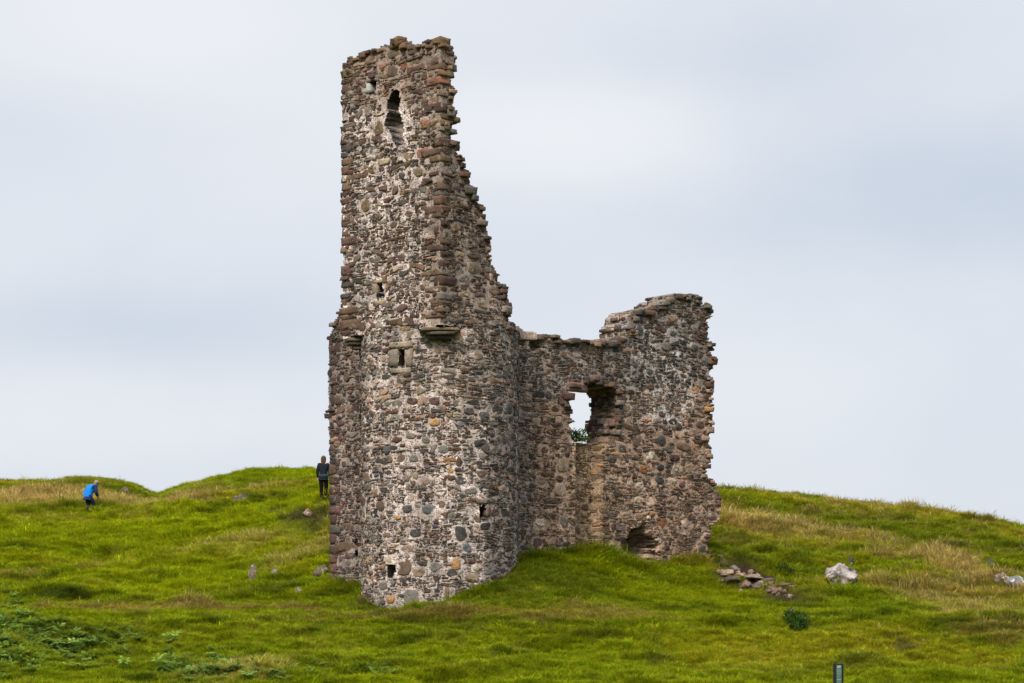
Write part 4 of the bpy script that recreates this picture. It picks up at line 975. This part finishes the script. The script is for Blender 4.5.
# ------------------------------------------------------------------ marker post
g = np.array([at(838.3, HZ, 36)[0], 36, 0]); g[2] = float(height(np.array([g[0]]), np.array([36.]))[0])
ztop = (HZ-663.5)*36/F; hp = ztop-g[2]
post = empty('marker_post', g); tag(post, 'short dark marker post with a small green text panel on the near lawn', 'marker post')
def bevel_box(mb, c, h, b, col):
    x, y, z = h; c = np.asarray(c, float); V = []; 
    for zz, k in ((-z, 0), (z-b, 0), (z, b)):
        for sx, sy in ((-1, -1), (1, -1), (1, 1), (-1, 1)):
            V += [c+[sx*(x-k)-(0 if sx*sy > 0 else 0)*b, sy*(y-k-b), zz], c+[sx*(x-k-b), sy*(y-k), zz]] if sx*sy < 0 else [c+[sx*(x-k-b), sy*(y-k), zz], c+[sx*(x-k), sy*(y-k-b), zz]]
    order = [1, 0, 3, 2, 5, 4, 7, 6]
    order = [0, 1, 2, 3, 4, 5, 6, 7]
    V = np.array(V).reshape(3, 8, 3); ang = np.arctan2(V[0, :, 1]-c[1], V[0, :, 0]-c[0]); V = V[:, np.argsort(ang)].reshape(-1, 3)
    Q = [(a*8+i, a*8+(i+1) % 8, (a+1)*8+(i+1) % 8, (a+1)*8+i) for a in range(2) for i in range(8)]
    Q += [(16, 17, 18, 19), (16, 19, 20, 23), (20, 21, 22, 23)]
    mb.add(V, Q, col=col)
mb = MB(); bevel_box(mb, (0, 0, hp/2-.1), (.083, .083, hp/2+.1), .012, (.006, .007, .007)); o = mb.build('post', M_PAINT); o.parent = post
mb = MB(); bevel_box(mb, (0, -.086, hp-.24), (.048, .004, .215), .002, (.030, .060, .048)); pn = mb.build('text_panel', M_PAINT); pn.parent = post
mb = MB(); bevel_box(mb, (0, -.0915, hp-.058), (.034, .003, .022), .002, (.14, .16, .155)); o = mb.build('emblem', M_PAINT); o.parent = pn
mb = MB(); zt = hp-.11
for i in range(9):
    x = -.038; 
    while x < .034:
        w = random.uniform(.006, .016); e = min(x+w, .040)
        bevel_box(mb, ((x+e)/2, -.0915, zt), ((e-x)/2, .002, .0062), .001, (.13, .19, .15) if i not in (6,) else (.30, .36, .32)); x = e+.005
    zt -= .030
o = mb.build('text_lines', M_PAINT); o.parent = pn

# ------------------------------------------------------------------ sky, sun, camera
SUN_EL, SUN_AZ = math.radians(42), math.radians(-158)     # direction towards the sun, azimuth from +Y clockwise: behind the camera, to the left
w = bpy.data.worlds.new('World'); SC.world = w; w.use_nodes = True; nt = w.node_tree; nt.nodes.clear(); L = nt.links.new
out = N(nt, 'ShaderNodeOutputWorld'); bg = N(nt, 'ShaderNodeBackground'); bg.inputs['Strength'].default_value = .071
sky = N(nt, 'ShaderNodeTexSky'); sky.sky_type = 'NISHITA'; sky.sun_disc = False; sky.sun_elevation = SUN_EL; sky.sun_rotation = SUN_AZ
sky.air_density = 1; sky.dust_density = 2
tc = N(nt, 'ShaderNodeTexCoord'); sx = N(nt, 'ShaderNodeSeparateXYZ'); L(tc.outputs['Generated'], sx.inputs[0])
def M(op, a, b=None, c=None):
    m = N(nt, 'ShaderNodeMath', operation=op)
    for i, q in enumerate((a, b, c)):
        if q is None: continue
        if isinstance(q, (int, float)): m.inputs[i].default_value = q
        else: L(q, m.inputs[i])
    return m.outputs[0]
def MR(x, a, b, c, d):
    m = N(nt, 'ShaderNodeMapRange'); m.interpolation_type = 'SMOOTHSTEP'; L(x, m.inputs[0])
    for i, q in enumerate((a, b, c, d)): m.inputs[i+1].default_value = q
    return m.outputs[0]
mp = N(nt, 'ShaderNodeMapping'); mp.inputs['Scale'].default_value = (1, 1, 1.9); mp.inputs['Location'].default_value = (.35, .2, .1); L(tc.outputs['Generated'], mp.inputs[0])
n1 = N(nt, 'ShaderNodeTexNoise'); n1.inputs['Scale'].default_value = 3.6; n1.inputs['Detail'].default_value = 7; n1.inputs['Roughness'].default_value = .52; n1.inputs['Distortion'].default_value = .4
L(mp.outputs[0], n1.inputs['Vector'])
cl = MR(n1.outputs['Fac'], .25, .75, .2, .75)
def cloud(px, py, rx, ry, amt):
    d = at(px, py, F)/F; d = d/np.linalg.norm(d); az = d[0]; el = d[2]
    a = M('MULTIPLY', M('SUBTRACT', sx.outputs['X'], float(az)), F/rx); b = M('MULTIPLY', M('SUBTRACT', sx.outputs['Z'], float(el)), F/ry)
    q = M('ADD', M('MULTIPLY', a, a), M('MULTIPLY', b, b)); e = M('POWER', 2.718, M('MULTIPLY', q, -1.0))
    return M('MULTIPLY', M('MULTIPLY', e, MR(sx.outputs['Y'], 0, .5, 0, 1)), amt)
for args in [(560, 130, 170, 50, .75), (170, 20, 190, 70, .65), (350, 180, 200, 60, .25), (80, 425, 300, 50, .45), (120, 325, 280, 40, -.55), (980, 190, 200, 60, -.7), (700, 60, 200, 40, -.2), (820, 400, 260, 90, .12), (30, 130, 120, 60, -.2), (900, 40, 200, 50, -.1)]:
    cl = M('ADD', cl, cloud(*args))
ramp = N(nt, 'ShaderNodeMix', data_type='RGBA'); ramp.clamp_factor = True
cf = MR(cl, -.7, 1.55, 0, 1); L(cf, ramp.inputs[0])
ramp.inputs[6].default_value = (5.85, 6.55, 7.65, 1); ramp.inputs[7].default_value = (8.7, 8.9, 9.25, 1)
gain = MR(sx.outputs['Z'], .29, .95, 1.0, 3.8)       # overcast sky: brighter towards the zenith
vm = N(nt, 'ShaderNodeVectorMath', operation='SCALE'); L(ramp.outputs[2], vm.inputs[0]); L(gain, vm.inputs['Scale'])
mx = N(nt, 'ShaderNodeMix', data_type='RGBA'); mx.inputs[0].default_value = .93; L(sky.outputs[0], mx.inputs[6]); L(vm.outputs[0], mx.inputs[7])
L(mx.outputs[2], bg.inputs['Color']); L(bg.outputs[0], out.inputs['Surface'])

sun = bpy.data.lights.new('sun', 'SUN'); sun.energy = 4.0; sun.angle = math.radians(18); sun.color = (1, .93, .80)
so = bpy.data.objects.new('sun', sun); COL.objects.link(so)
from mathutils import Vector
dv = Vector((math.sin(SUN_AZ)*math.cos(SUN_EL), math.cos(SUN_AZ)*math.cos(SUN_EL), math.sin(SUN_EL)))
so.rotation_euler = dv.to_track_quat('Z', 'Y').to_euler(); so.location = (0, 0, 60)

cam = bpy.data.cameras.new('camera'); co_ = bpy.data.objects.new('camera', cam); COL.objects.link(co_)
cam.sensor_width = 36; cam.lens = F*36/1024; cam.shift_y = (HZ-341.5)/1024; cam.clip_end = 20000; cam.clip_start = .1
co_.location = (0, 0, 0); co_.rotation_euler = (math.pi/2, 0, 0); SC.camera = co_
SC.render.resolution_x = 1024; SC.render.resolution_y = 683
vs = SC.view_settings; vs.view_transform = 'Standard'; vs.look = 'None'; vs.exposure = .52; vs.gamma = 1
SC.cycles.max_bounces = 6; SC.cycles.diffuse_bounces = 3; SC.cycles.use_denoising = True
bpy.context.view_layer.update()
